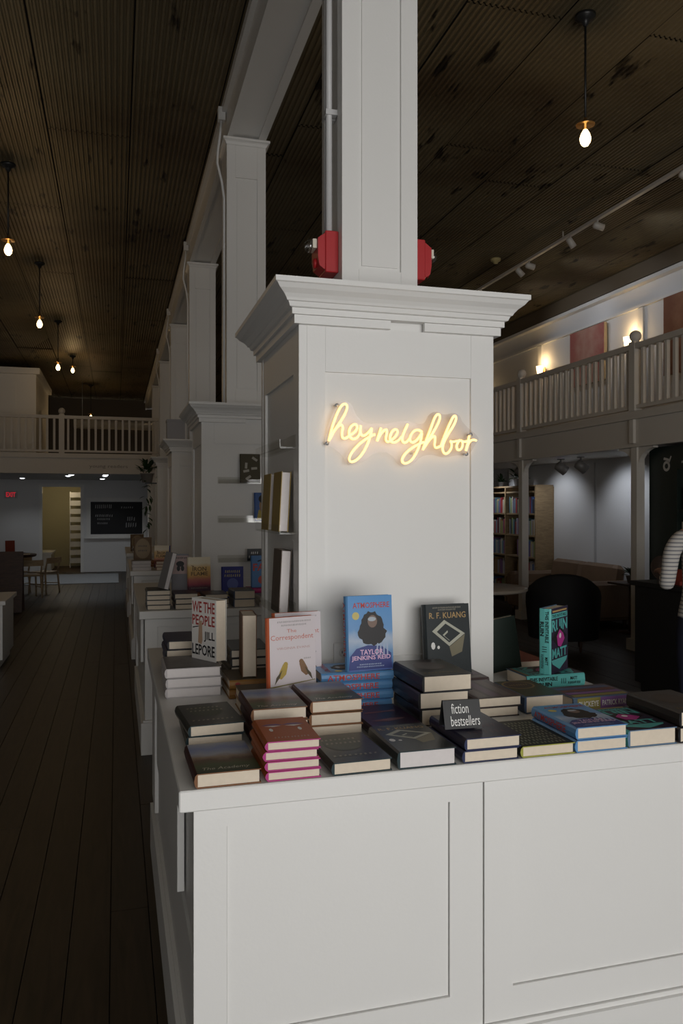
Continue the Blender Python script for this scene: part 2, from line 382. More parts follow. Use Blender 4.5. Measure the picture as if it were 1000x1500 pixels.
# ---------------------------------------------------------------- display counters round the pillars
def counter(i, label):
    y0 = 1.85+SP*i
    t = thing('display_counter', label, 'counter', (0, y0, 0), group='white counters round the pillars')
    F = .03; bk = 1.93
    bx('body', WHITE, t, .190, 1.64, F+.020, bk-.03, .0, .8495)
    bx('countertop', WHITE, t, .138, 1.69, 0, bk, .85, .90, bev=.003)
    for a, b in ((.174, .9105), (.9155, 1.655)):
        d = thing('door', None, None); d.parent = t
        z0_, z1_ = .215, .846
        pa, pb = (.251, .819) if a < .5 else (.997, 1.567)
        mb = MB().box(a, pa, F, F+.0195, z0_, z1_).box(pb, b, F, F+.0195, z0_, z1_).box(pa, pb, F, F+.0195, z0_, .300).box(pa, pb, F, F+.0195, .798, z1_)
        COL.objects.unlink(d); bpy.data.objects.remove(d)
        d = mb.obj('door', WHITE, t)
        bx('door_panel', WHITE, d, pa+.0015, pb-.0015, F+.007, F+.0195, .3015, .7965)
    bx('plinth', WHITE, t, .150, 1.68, .012, bk-.04, 0, .20); bx('plinth_cap', WHITE, t, .163, 1.667, .022, bk-.05, .2005, .2135)
    bx('side_board', WHITE, t, .174, .1895, F+.022, bk-.05, .214, .485)
    bx('side_door', WHITE, t, .156, .174, .30, 1.40, .53, .846)
    bx('side_frame', WHITE, t, .1795, .1895, .0525, 1.86, .50, .848)
    bx('side_stile', WHITE, t, .163, .189, 1.62, 1.86, .30, .848) if False else bx('side_stile', WHITE, t, .158, .1735, 1.62, 1.86, .25, .848)
    return t
counter(0, 'white panelled display counter heaped with bestsellers round the sign pillar')
counter(1, 'white display counter round the second pillar')
counter(2, 'white display counter round the third pillar')
counter(3, 'small-looking white counter round the fourth pillar')
# ================================================================ BOOKS
KINDS = {}
def matte(m):
    if m and m.use_nodes: m.node_tree.nodes['Principled BSDF'].inputs['Specular IOR Level'].default_value = .28
def kind(name, w=.155, h=.236, t=.033, front=None, spine=None, edge=None, pages=None, art=None, sart=None):
    matte(front); matte(spine); matte(edge)
    KINDS[name] = dict(w=w, h=h, t=t, front=front, spine=spine or front, edge=edge or spine or front, pages=pages or PAGE, art=art, sart=sart, cache={})
def ink(name, c, rough=.45): return mat('ink_'+name, c, rough)
def book_meshes(K, stand):
    if stand in K['cache']: return K['cache'][stand]
    w, h, t = K['w'], K['h'], K['t']
    M = Matrix.Translation((0, t/2, h/2)) @ Matrix.Rotation(R(90), 4, 'X') if stand else Matrix.Identity(4)
    b = .0026; a = -w/2
    P = [(w/2, 0), (a+.006, 0), (a+.001, .005), (a-.0015, t/2), (a+.001, t-.005), (a+.006, t), (w/2, t), (w/2, t-b), (a+.007, t-b), (a+.007, b), (w/2, b)]
    n = len(P); vs = [(x, -h/2, z) for x, z in P]+[(x, h/2, z) for x, z in P]; fs = []; mi = []
    for i in range(n):
        j = (i+1) % n; fs.append([i, n+i, n+j, j]); mi.append(1 if 1 <= i <= 4 else (0 if i == 5 or i == 0 else 2))
    for q, (i0, i1) in enumerate(((0, 0), (1, 1))):
        o = n*q
        quads = [[0, 1, 9, 10], [1, 2, 9], [2, 3, 8, 9], [3, 4, 8], [4, 5, 8], [5, 6, 7, 8]]
        for f in quads: fs.append([o+k for k in (f if q == 0 else f[::-1])]); mi.append(2)
    mb = MB()
    for f, m in zip(fs, mi): mb.f.append(f); mb.mi.append(m)
    mb.v = [tuple(M @ Vector(p)) for p in vs]
    me = mb.mesh('cover', [K['front'], K['spine'], K['edge']])
    uv = me.uv_layers.new(name='UVMap')
    for lp in me.loops:
        p = vs[lp.vertex_index]; uv.data[lp.index].uv = (p[0]/w+.5, p[1]/h+.5)
    pg = MB().box(a+.0075, w/2-.004, -h/2+.003, h/2-.003, b+.0002, t-b-.0002, M=M).mesh('pages', K['pages'])
    pr = None
    if K['art'] or K['sart']:
        mb = MB(); mats = []
        def col(m):
            if m not in mats: mats.append(m)
            mb.m = mats.index(m)
        if K['art']: K['art'](mb, col, w, h, t+.0004, M)
        if K['sart']:
            # spine plane: u runs head to foot along -y, v runs up the thickness
            Ms = M @ Matrix(((0, 0, -1, a-.0022), (-1, 0, 0, 0), (0, 1, 0, 0), (0, 0, 0, 1)))
            K['sart'](mb, col, h, t, Ms)
        pr = mb.mesh('cover_print', mats)
    K['cache'][stand] = (me, pg, pr)
    return K['cache'][stand]
ZTOP = {}
def book(k, label, x, y, z, rz=0, stand=False, tilt=0, group=None, name='hardcover_book'):
    K = KINDS[k]; me, pg, pr = book_meshes(K, stand)
    t = thing(name, label, 'book', (x, y, z+.0006), (R(tilt), 0, R(rz)), group)
    c = link('cover', me, t); link('pages', pg, t)
    if pr: link('cover_print', pr, c)
    return t
ORD = {1: ['only'], 2: ['upper', 'lower'], 3: ['topmost', 'middle', 'lowest'], 4: ['topmost', 'second', 'third', 'lowest']}
def stack(k, n, x, y, z, label, rz=0, jit=2.0, group=None, name='hardcover_book'):
    """label holds {} for the place in the stack; y is the centre"""
    K = KINDS[k]
    for i in range(n):
        book(k, label.format(ORD[n][n-1-i]), x+random.uniform(-.004, .004)*(n > 1), y+random.uniform(-.003, .003), z+i*(K['t']+.0008), rz+random.uniform(-jit, jit)*(n > 1), group=group, name=name)
    return z+n*(K['t']+.0008)
W_ = ink('white', (.75, .74, .72)); K_ = ink('black', (.012, .012, .014)); RED = ink('red', (.50, .045, .03)); GOLD = ink('gold', (.42, .27, .10)); TEAL = ink('teal', (.09, .42, .40)); MAG = ink('magenta', (.42, .03, .24)); PINK = ink('pink', (.72, .48, .66))
def ticks(mb, z, M, x0, x1, y, hh, n):       # a row of tiny unreadable strokes
    d = (x1-x0)/n
    for i in range(n):
        k = x0+i*d+random.uniform(0, d*.2); poly(mb, [(k, y), (k+d*.5, y+random.uniform(0, hh*.3)), (k+d*.55, y+hh), (k+d*.1, y+hh*random.uniform(.7, 1))], z, M)
def a_academy(mb, col, w, h, z, M):
    col(ink('cream', (.55, .52, .42))); add_text(mb, 'The Academy', -w*.36, w*.36, -h*.43, -h*.33, z, .0, M, shear=.25)
kind('academy', t=.034, front=ramp_mat('landscape', [(.0, (.025, .035, .015)), (.25, (.055, .08, .025)), (.40, (.10, .045, .025)), (.50, (.26, .19, .13)), (.60, (.32, .33, .38)), (.8, (.17, .22, .40)), (1, (.32, .32, .34))], .12, 4), spine=mat('maroon_cloth', (.055, .012, .012), .5), edge=mat('tan_board', (.20, .09, .04), .6), art=a_academy)
def a_orange(mb, col, w, h, z, M):
    for s in (-1, 1):
        col(ink('violet', (.10, .03, .14))); poly(mb, [(s*w*.2-.03, h*.18), (s*w*.2+.03, h*.18), (s*w*.2+.012, h*.24), (s*w*.2-.012, h*.24)], z, M)
        col(W_); poly(mb, [(s*w*.2-.022, h*.15), (s*w*.2, h*.11), (s*w*.2+.022, h*.15), (s*w*.2, h*.165)], z, M); poly(mb, ell(s*w*.27, -h*.02, .005, .014, 8), z, M)
    col(ink('palerust', (.40, .20, .12))); ticks(mb, z, M, -w*.3, w*.36, -h*.38, .013, 11)
kind('orange', w=.135, h=.205, t=.0225, front=mat('rust_jacket', (.40, .095, .018), .5, noise=.1, spec=.25), edge=mat('magenta_board', (.42, .035, .20), .5), art=a_orange)
def a_dkg(mb, col, w, h, z, M):
    col(ink('moss', (.055, .065, .045))); poly(mb, ell(-.005, .03, .05, .06, 16), z, M)
    col(ink('dimcream', (.24, .22, .17))); ticks(mb, z+.0002, M, -.055, .045, .06, .014, 8); ticks(mb, z+.0002, M, -.05, .05, .028, .014, 8); ticks(mb, z+.0002, M, -.06, .06, -.075, .013, 9)
kind('forest', t=.031, front=mat('forest_jacket', (.022, .024, .02), .3, noise=.5, nscale=18), edge=mat('petrol_board', (.012, .03, .036), .5), art=a_dkg)
def a_kata(mb, col, w, h, z, M):
    o = [(-.060, .030), (-.012, .068), (.066, .018), (.004, -.024)]
    i_ = [(x*.72+.001, y*.72+.006) for x, y in o]
    col(ink('bone', (.42, .42, .34)))
    for a in range(4):
        b = (a+1) % 4; poly(mb, [o[a], o[b], i_[b], i_[a]], z, M)
    i2 = [(x*.40+.004, y*.40+.004) for x, y in o]; i3 = [(x*.30+.004, y*.30+.004) for x, y in o]
    for a in (3, 0): poly(mb, [i2[a], i2[(a+1) % 4], i3[(a+1) % 4], i3[a]], z, M)
    col(ink('sand', (.17, .15, .09))); poly(mb, [(.066, .016), (.052, -.045), (.012, -.06), (.004, -.026)], z, M)
    col(W_); poly(mb, ell(-.058, -.02, .008, .013, 8), z, M); poly(mb, ell(-.038, -.026, .005, .006, 8), z, M)
    col(GOLD); add_text(mb, 'R. F. KUANG', -w*.40, w*.42, h*.30, h*.385, z, .01, M)
    col(ink('dimcream', (.24, .22, .17))); ticks(mb, z, M, -w*.32, w*.32, h*.44, .006, 22); ticks(mb, z, M, -w*.2, w*.2, h*.41, .006, 14)
kind('maze', w=.157, t=.044, front=mat('slate_jacket', (.028, .034, .036), .35, noise=.25), edge=mat('petrol_board', (.012, .03, .036)), pages=PAGEW, art=a_kata)
kind('maze_big', w=.172, h=.245, t=.035, front=MATS['slate_jacket'], art=a_kata)
def a_navy(mb, col, w, h, z, M):
    col(ink('plum', (.07, .04, .06))); ticks(mb, z, M, -.05, .06, -.03, .03, 7); ticks(mb, z, M, -.05, .06, -.085, .03, 7)
kind('navy', w=.158, t=.0305, front=mat('navy_jacket', (.022, .020, .045), .35, noise=.2), edge=mat('navy_board', (.02, .028, .08)), art=a_navy)
def a_scrawl(mb, col, w, h, z, M):
    col(ink('chalkgreen', (.22, .24, .18)))
    for r in range(9): ticks(mb, z, M, -w*.42, w*.42, -h*.44+r*.023, .016, 12)
kind('scrawl', w=.158, t=.029, front=mat('olive_black', (.02, .024, .018), .35), edge=mat('lime_board', (.33, .33, .06), .5), art=a_scrawl)
SKY = ramp_mat('sky_jacket', [(0, (.10, .16, .42)), (.2, (.13, .28, .52)), (.4, (.42, .50, .62)), (.55, (.16, .33, .60)), (1, (.10, .30, .62))], .1, 5, .28)
SKYS = mat('sky_spine', (.10, .26, .50), .3, noise=.25, nscale=9)
def a_atm(mb, col, w, h, z, M):
    col(ink('indigo', (.035, .05, .22))); poly(mb, [(-w*.47, -h*.48), (-w*.44, -h*.3), (-w*.30, -h*.2), (-w*.05, -h*.16), (w*.25, -h*.18), (w*.46, -h*.28), (w*.47, -h*.48)], z, M)
    col(ink('hair', (.012, .010, .012)))
    random.seed(3); pts = []
    for k in range(34):
        a = 2*math.pi*k/34; rr = random.uniform(.92, 1.08); pts.append((w*.05+w*.29*rr*math.cos(a)*(1.1 if math.sin(a) < 0 else .9), h*.06+h*.225*rr*math.sin(a)))
    poly(mb, pts, z+.0002, M)
    col(ink('face', (.20, .13, .10))); poly(mb, ell(w*.06, h*.155, w*.105, h*.085, 14), z+.0004, M)
    col(ink('visor', (.42, .47, .52))); poly(mb, ell(w*.05, h*.185, w*.09, h*.03, 12), z+.0006, M)
    col(ink('stripe', (.38, .45, .60)))
    for s in range(4): poly(mb, [(w*(.12+.08*s), -h*.30), (w*(.15+.08*s), -h*.30), (w*(.18+.07*s), -h*.14), (w*(.15+.07*s), -h*.14)], z+.0004, M)
    col(RED); add_text(mb, 'ATMOSPHERE', -w*.36, w*.44, h*.335, h*.41, z+.0005, .012, M)
    col(ink('seal', (.60, .50, .16))); poly(mb, ell(-w*.30, h*.235, .0125, .0125, 16), z+.0004, M)
    col(PINK); add_text(mb, 'TAYLOR', -w*.22, w*.28, -h*.285, -h*.215, z+.0007, .02, M); add_text(mb, 'JENKINS REID', -w*.41, w*.44, -h*.37, -h*.295, z+.0007, .02, M)
    col(ink('palesky', (.45, .55, .70))); ticks(mb, z+.0006, M, -w*.24, w*.24, -h*.42, .004, 20); ticks(mb, z+.0006, M, -w*.3, w*.3, -h*.45, .004, 24)
def s_atm(mb, col, h, t, Ms):
    col(RED); add_text(mb, 'ATMOSPHERE', -h*.42, h*.30, t*.2, t*.8, 0, .012, Ms)
kind('sky', w=.160, h=.24, t=.0300, front=SKY, spine=SKYS, art=a_atm, sart=s_atm)
kind('sky_flat', w=.158, h=.236, t=.032, front=SKY, spine=SKYS, art=a_atm, sart=s_atm)
def a_ruin(mb, col, w, h, z, M):
    col(GOLD); poly(mb, [(-w*.4, h*.44), (w*.42, h*.44), (w*.42, h*.465), (-w*.4, h*.465)], z, M)
    col(TEAL); poly(mb, [(-w*.46, h*.34), (w*.46, h*.34), (w*.46, h*.42), (-w*.46, h*.42)], z, M); add_text(mb, 'RUIN', -w*.44, w*.46, h*.14, h*.32, z, .03, M)
    add_text(mb, 'MATT', -w*.42, w*.42, -h*.27, -h*.12, z+.0004, .03, M)
    poly(mb, [(-w*.46, -h*.29), (w*.46, -h*.29), (w*.40, -h*.35), (0, -h*.46), (-w*.40, -h*.35)], z, M)
    col(K_); add_text(mb, 'THIS INEVITABLE', -w*.42, w*.42, h*.355, h*.405, z+.0004, .01, M)
    poly(mb, [(0, h*.21), (w*.42, h*.04), (0, -h*.15), (-w*.42, h*.04)], z+.0003, M)
    col(MAG); poly(mb, [(.0, h*.16), (w*.2, h*.09), (w*.3, h*.0), (w*.08, -h*.12), (-w*.1, -h*.09), (-w*.16, h*.06)], z+.0006, M)
    col(W_); poly(mb, ell(w*.03, h*.06, .009, .010, 10), z+.0009, M)
def s_ruin(mb, col, h, t, Ms):
    col(K_); add_text(mb, 'THIS INEVITABLE', -h*.46, h*.02, t*.56, t*.86, 0, .02, Ms); add_text(mb, 'RUIN', -h*.30, -h*.08, t*.14, t*.46, 0, .03, Ms)
    for k in range(3): poly(mb, [(h*(.08+.035*k), t*.3), (h*(.09+.035*k), t*.3), (h*(.09+.035*k), t*.7), (h*(.08+.035*k), t*.7)], 0, Ms)
    add_text(mb, 'MATT', h*.24, h*.36, t*.55, t*.8, 0, .02, Ms); ticks(mb, 0, Ms, h*.20, h*.42, t*.22, t*.22, 9)
kind('ruin', w=.155, h=.236, t=.046, front=mat('midnight_jacket', (.025, .016, .04), .35), spine=mat('teal_spine', (.12, .46, .44), .35), edge=mat('blue_board', (.10, .18, .28)), art=a_ruin, sart=s_ruin)
def a_dark(mb, col, w, h, z, M):
    col(ink('umber', (.05, .035, .03))); poly(mb, ell(0, .02, .05, .06, 12), z, M)
    col(ink('dimgold', (.16, .12, .05))); ticks(mb, z+.0002, M, -.06, .06, -.09, .016, 10)
kind('dark', w=.158, t=.042, front=mat('black_brown', (.022, .017, .015), .3, noise=.4, nscale=14), edge=K_, art=a_dark)
kind('dark_big', w=.162, h=.242, t=.0495, front=MATS['black_brown'], edge=K_, art=a_dark, pages=PAGE)
def a_mar(mb, col, w, h, z, M):
    col(ink('rosewood', (.16, .055, .05))); poly(mb, [(-.06, -.06), (-.01, -.075), (.055, -.05), (.01, -.04)], z, M); poly(mb, [(-.05, .02), (.05, .03), (.05, .045), (-.05, .035)], z, M)
kind('plum', t=.030, front=mat('plum_jacket', (.028, .010, .024), .3, noise=.3), art=a_mar)
def a_bands(cols):
    def f(mb, col, w, h, z, M):
        for i, c in enumerate(cols):
            col(c); k = -w*.42+i*w*.84/len(cols); poly(mb, [(k, -h*.44), (k+w*.6/len(cols), -h*.44), (k+w*.6/len(cols), h*.44), (k, h*.44)], z, M)
    return f
kind('mixed', t=.031, front=mat('mauve_brown', (.085, .06, .06), .4, noise=.4, nscale=10), edge=mat('umber_board', (.04, .03, .028)), art=a_bands([ink('dust', (.13, .10, .09)), ink('mauve', (.12, .07, .10)), ink('dust', (.13, .10, .09))]))
def a_oval(mb, col, w, h, z, M):
    col(ink('ochre', (.26, .18, .08))); poly(mb, ell(-.01, .045, .055, .055, 22), z, M)
    col(ink('umber', (.05, .035, .03))); poly(mb, ell(-.01, .045, .048, .048, 22), z+.0002, M)
    col(ink('ochre', (.26, .18, .08))); ticks(mb, z+.0004, M, -.045, .025, .035, .018, 8)
kind('oval', w=.14, h=.22, t=.054, front=mat('moss_jacket', (.06, .06, .035), .4, noise=.4), spine=mat('blue_olive', (.05, .08, .14), .4), art=a_oval)
def s_buck(mb, col, h, t, Ms):
    col(ink('olive', (.30, .26, .07))); poly(mb, [(-h*.44, .002), (-h*.06, .002), (-h*.06, t-.002), (-h*.44, t-.002)], -.0004, Ms)
    col(ink('purple', (.22, .10, .30))); poly(mb, [(-h*.055, .002), (h*.42, .002), (h*.42, t-.002), (-h*.055, t-.002)], -.0004, Ms)
    col(W_); add_text(mb, 'BUCKEYE', -h*.42, -h*.09, t*.25, t*.7, .0006, .02, Ms); add_text(mb, 'PATRICK RYAN', -h*.03, h*.40, t*.25, t*.7, .0006, .02, Ms)
kind('stripes', h=.225, t=.040, front=mat('dusk_jacket', (.09, .07, .09), .4, noise=.3), spine=mat('dusk_blue', (.10, .16, .24), .4), art=a_bands([ink('olive', (.30, .26, .07)), ink('purple', (.22, .10, .30)), ink('rosewood', (.16, .055, .05)), ink('duskblue', (.08, .11, .22))]), sart=s_buck)
def a_corr(mb, col, w, h, z, M):
    col(ink('coral', (.55, .16, .11))); add_text(mb, 'The', -w*.1, w*.1, h*.30, h*.345, z, 0, M); add_text(mb, 'Correspondent', -w*.44, w*.46, h*.19, h*.275, z, .0, M)
    col(ink('rose', (.50, .30, .28))); add_text(mb, 'VIRGINIA EVANS', -w*.32, w*.38, h*.085, h*.115, z, 0, M)
    col(ink('grey', (.30, .28, .28))); ticks(mb, z, M, -w*.3, w*.42, h*.43, .006, 24); ticks(mb, z, M, -w*.22, w*.32, h*.385, .006, 18); ticks(mb, z, M, w*.24, w*.4, -h*.06, .005, 7)
    for sx, x, y, c in ((1, -w*.22, -h*.22, ink('finch', (.42, .30, .06))), (-1, w*.27, -h*.2, ink('robin', (.22, .12, .06)))):
        col(c); poly(mb, [(x+sx*.016, y+.030), (x+sx*.020, y+.020), (x+sx*.014, y-.004), (x-sx*.002, y-.018), (x-sx*.014, y-.014), (x-sx*.008, y+.006), (x+sx*.004, y+.028)], z, M); poly(mb, ell(x+sx*.013, y+.027, .008, .008, 10), z+.0002, M)
        col(ink('wing', (.09, .07, .04))); poly(mb, [(x+sx*.002, y+.012), (x-sx*.008, y-.012), (x-sx*.026, y-.034), (x-sx*.020, y-.012)], z+.0004, M)
    col(ink('twig', (.22, .19, .05))); poly(mb, [(-w*.48, -h*.40), (w*.48, -h*.345), (w*.48, -h*.335), (-w*.48, -h*.385)], z, M)
kind('birds', w=.165, h=.24, t=.026, front=mat('blush_jacket', (.66, .60, .62), .4), spine=mat('coral_spine', (.52, .12, .05), .4), art=a_corr)
def a_we(mb, col, w, h, z, M):
    col(ink('brick', (.33, .035, .03))); add_text(mb, 'WE THE', -w*.44, w*.46, h*.27, h*.45, z, .02, M); add_text(mb, 'PEOPLE', -w*.44, w*.46, h*.06, h*.23, z, .02, M)
    col(K_); add_text(mb, 'JILL', w*.04, w*.46, -h*.20, -h*.03, z, .02, M); add_text(mb, 'LEPORE', -w*.44, w*.46, -h*.43, -h*.25, z, .02, M)
    col(ink('fawn', (.40, .26, .17))); poly(mb, [(-w*.16, .03), (-w*.04, .03), (-w*.02, -.04), (-w*.06, -.055), (-w*.2, -.05)], z+.0003, M)
    col(K_); poly(mb, [(-w*.42, .0), (-w*.18, .008), (-w*.18, .011), (-w*.42, .004)], z, M)
kind('history', w=.15, h=.220, t=.048, front=mat('white_jacket', (.62, .60, .57), .4), edge=mat('white_board', (.5, .49, .46)), art=a_we)
kind('brown', w=.14, h=.215, t=.05, front=mat('brown_jacket', (.13, .055, .02), .45), pages=PAGE)
def s_tan(mb, col, h, t, Ms):
    col(ink('brick', (.33, .035, .03))); poly(mb, ell(-h*.38, t*.5, t*.3, t*.3, 12), 0, Ms)
    for k in range(3): poly(mb, ell(h*(-.05+.17*k), t*.5, .003, .003, 6), 0, Ms)
kind('tan', w=.19, h=.225, t=.031, front=mat('olive_brown', (.085, .06, .035), .5, noise=.3), spine=mat('tan_spine', (.30, .15, .04), .5, noise=.15), sart=s_tan)
kind('thick_paper', w=.19, h=.235, t=.0325, front=mat('grey_picture', (.13, .12, .12), .35, noise=.6, nscale=22), spine=mat('pale_spine', (.5, .47, .47)), pages=PAGEW)
kind('plainnavy', w=.15, t=.033, front=mat('ink_blue', (.03, .03, .08), .4), edge=K_, pages=PAGE)
kind('plaindark', w=.15, t=.03, front=mat('char_jacket', (.03, .03, .03), .35, noise=.3), pages=PAGE)
kind('green_back', w=.15, h=.205, t=.03, front=mat('bottle_green', (.010, .019, .014), .5))
kind('redflat', w=.15, h=.23, t=.03, front=mat('rust_red', (.22, .04, .02), .4, noise=.2))
FR = 1.857
G1 = 'books on the front counter'
book('academy', 'single landscape-painting hardcover lying at the counter corner', .2495, FR+.118, .9, 1.0, group=G1)
stack('orange', 4, .405, FR+.105, .9, '{} rust-orange hardcover with magenta edges in the stack of four', 0, 1.2, G1)
book('forest', 'single dark green-black hardcover lying between orange stack and maze book', .575, FR+.118, .9, 1.5, group=G1)
book('maze', 'dark slate hardcover with angular maze drawing lying flat at counter edge', .748, FR+.118, .9, 0, group=G1)
zs = stack('navy', 2, .9245, FR+.118, .9, '{} navy hardcover beneath the fiction card', 0, .6, G1)
book('scrawl', 'black hardcover with lime edges and rows of pale scrawl', 1.0865, FR+.118, .9, 0, group=G1)
stack('sky_flat', 2, 1.2475, FR+.118, .9, '{} sky-blue hardcover lying face up at the counter edge', 0, .6, G1)
book('ruin', 'thick midnight and teal hardcover lying face up at the counter edge', 1.406, FR+.118, .9, 0, group=G1)
stack('dark', 2, 1.570, FR+.118, .9, '{} brown-black hardcover next to the lying teal one', 0, .6, G1)
book('forest', 'lower dark green-black hardcover behind the single landscape one', .258, 2.29, .9, 0, group=G1)
book('forest', 'upper dark green-black hardcover turned askew on its twin', .254, 2.285, .9318, 4.5, group=G1)
stack('academy', 3, .430, 2.13+.118, .9, '{} landscape hardcover in the stack behind the orange books', 0, 1.2, G1)
stack('academy', 3, .603, 2.17+.118, .9, '{} landscape hardcover in the stack before the blue spines', 0, 1.2, G1)
book('plum', 'plum-black hardcover with a rosy streak in front of blue spines', .766, 2.255, .9, 1, group=G1)
z = stack('sky', 4, .742, 2.515, .9, '{} sky-blue hardcover with red title on its spine, stack of four', 90, 1.0, G1)
book('sky', 'sky-blue hardcover standing upright on the blue stack', .786, 2.452, z, 5, True, -4, G1)
stack('dark_big', 3, .945, 2.2+.121, .9, '{} very thick brown-black hardcover in the stack behind the card', 0, 1.5, G1)
z = stack('mixed', 2, 1.118, 2.583, .9, '{} mauve-brown hardcover lying under the upright maze book', 90, .8, G1)
book('maze_big', 'dark slate hardcover with maze drawing and gold name standing upright', 1.117, 2.585, z, 3, True, -6, G1)
stack('mixed', 2, 1.137, 2.24+.118, .9, '{} mauve-brown hardcover in the short stack behind the scrawled book', 0, 2.5, G1)
book('oval', 'thick mossy hardcover with an ochre oval on its cover', 1.304, 2.25+.11, .9, 0, group=G1)
book('stripes', 'hardcover with olive and purple striped spine', 1.512, 2.245+.0775, .9, 92, group=G1)
book('ruin', 'teal-spined hardcover lying spine outwards under the upright one', 1.524, 2.55+.0775, .9, 91, group=G1)
book('ruin', 'teal-spined hardcover standing upright with magenta emblem cover', 1.550, 2.612, .9468, 36, True, 0, G1)
book('green_back', 'bottle-green hardcover leaning against the pillar side', 1.457, 2.83, .912, 0, True, 0, G1).rotation_euler = (0, R(-9), 0)
book('redflat', 'rust-red hardcover lying behind the teal spines', 1.605, 3.0, .9, 0, group=G1)
z = stack('thick_paper', 3, .257, 2.76+.118, .9, '{} thick paperback with white page edges by the counter side', 0, 1.2, G1, 'paperback_book')
book('history', 'white hardcover with red and black block lettering standing upright', .322, 2.905, z, -60, True, 0, G1)
z = stack('tan', 2, .479, 2.69+.095, .9, '{} tan-spined hardcover under the upright brown book', 90, .6, G1)
book('brown', 'brown hardcover standing with its page edges showing', .446, 2.790, z, -94, True, 0, G1)
z = stack('tan', 2, .488, 2.525, .9, '{} tan-spined hardcover under the two bird-cover books', 90, .6, G1)
book('birds', 'pale hardcover with two birds and coral spine, in front of its twin', .530, 2.455, z, 14, True, -3, G1)
book('birds', 'pale bird-cover hardcover half hidden behind its twin', .572, 2.555, z, 8, True, -4, G1)
stack('plainnavy', 4, .258, 3.24, .9, '{} ink-blue hardcover in the stack behind the thick paperbacks', 0, 1.5, G1)
stack('plaindark', 4, .475, 3.05, .9, '{} charcoal hardcover in the stack beside the pillar side', 0, 2, G1)
# tent card
t = thing('tent_card', 'small black folded card with white handwriting on navy books', 'sign', (.885, 1.962, zs+.001), (0, 0, R(-3)))
for s in (-1, 1):
    MB().box(-.052, .052, -.0012, .0012, 0, .074, M=Matrix.Translation((0, s*.024, .0012)) @ Matrix.Rotation(R(s*17), 4, 'X')).obj('card_panel', mat('card_black', (.012, .012, .013), .5), t)
mb = MB(); Mt = Matrix.Translation((0, -.0262, .001)) @ Matrix.Rotation(R(-17), 4, 'X') @ Matrix.Rotation(R(90), 4, 'X')
add_text(mb, 'fiction', -.030, .018, .040, .066, .0004, -.0, Mt); add_text(mb, 'bestsellers', -.034, .047, .008, .034, .0004, -.0, Mt)
mb.obj('lettering', W_, t)

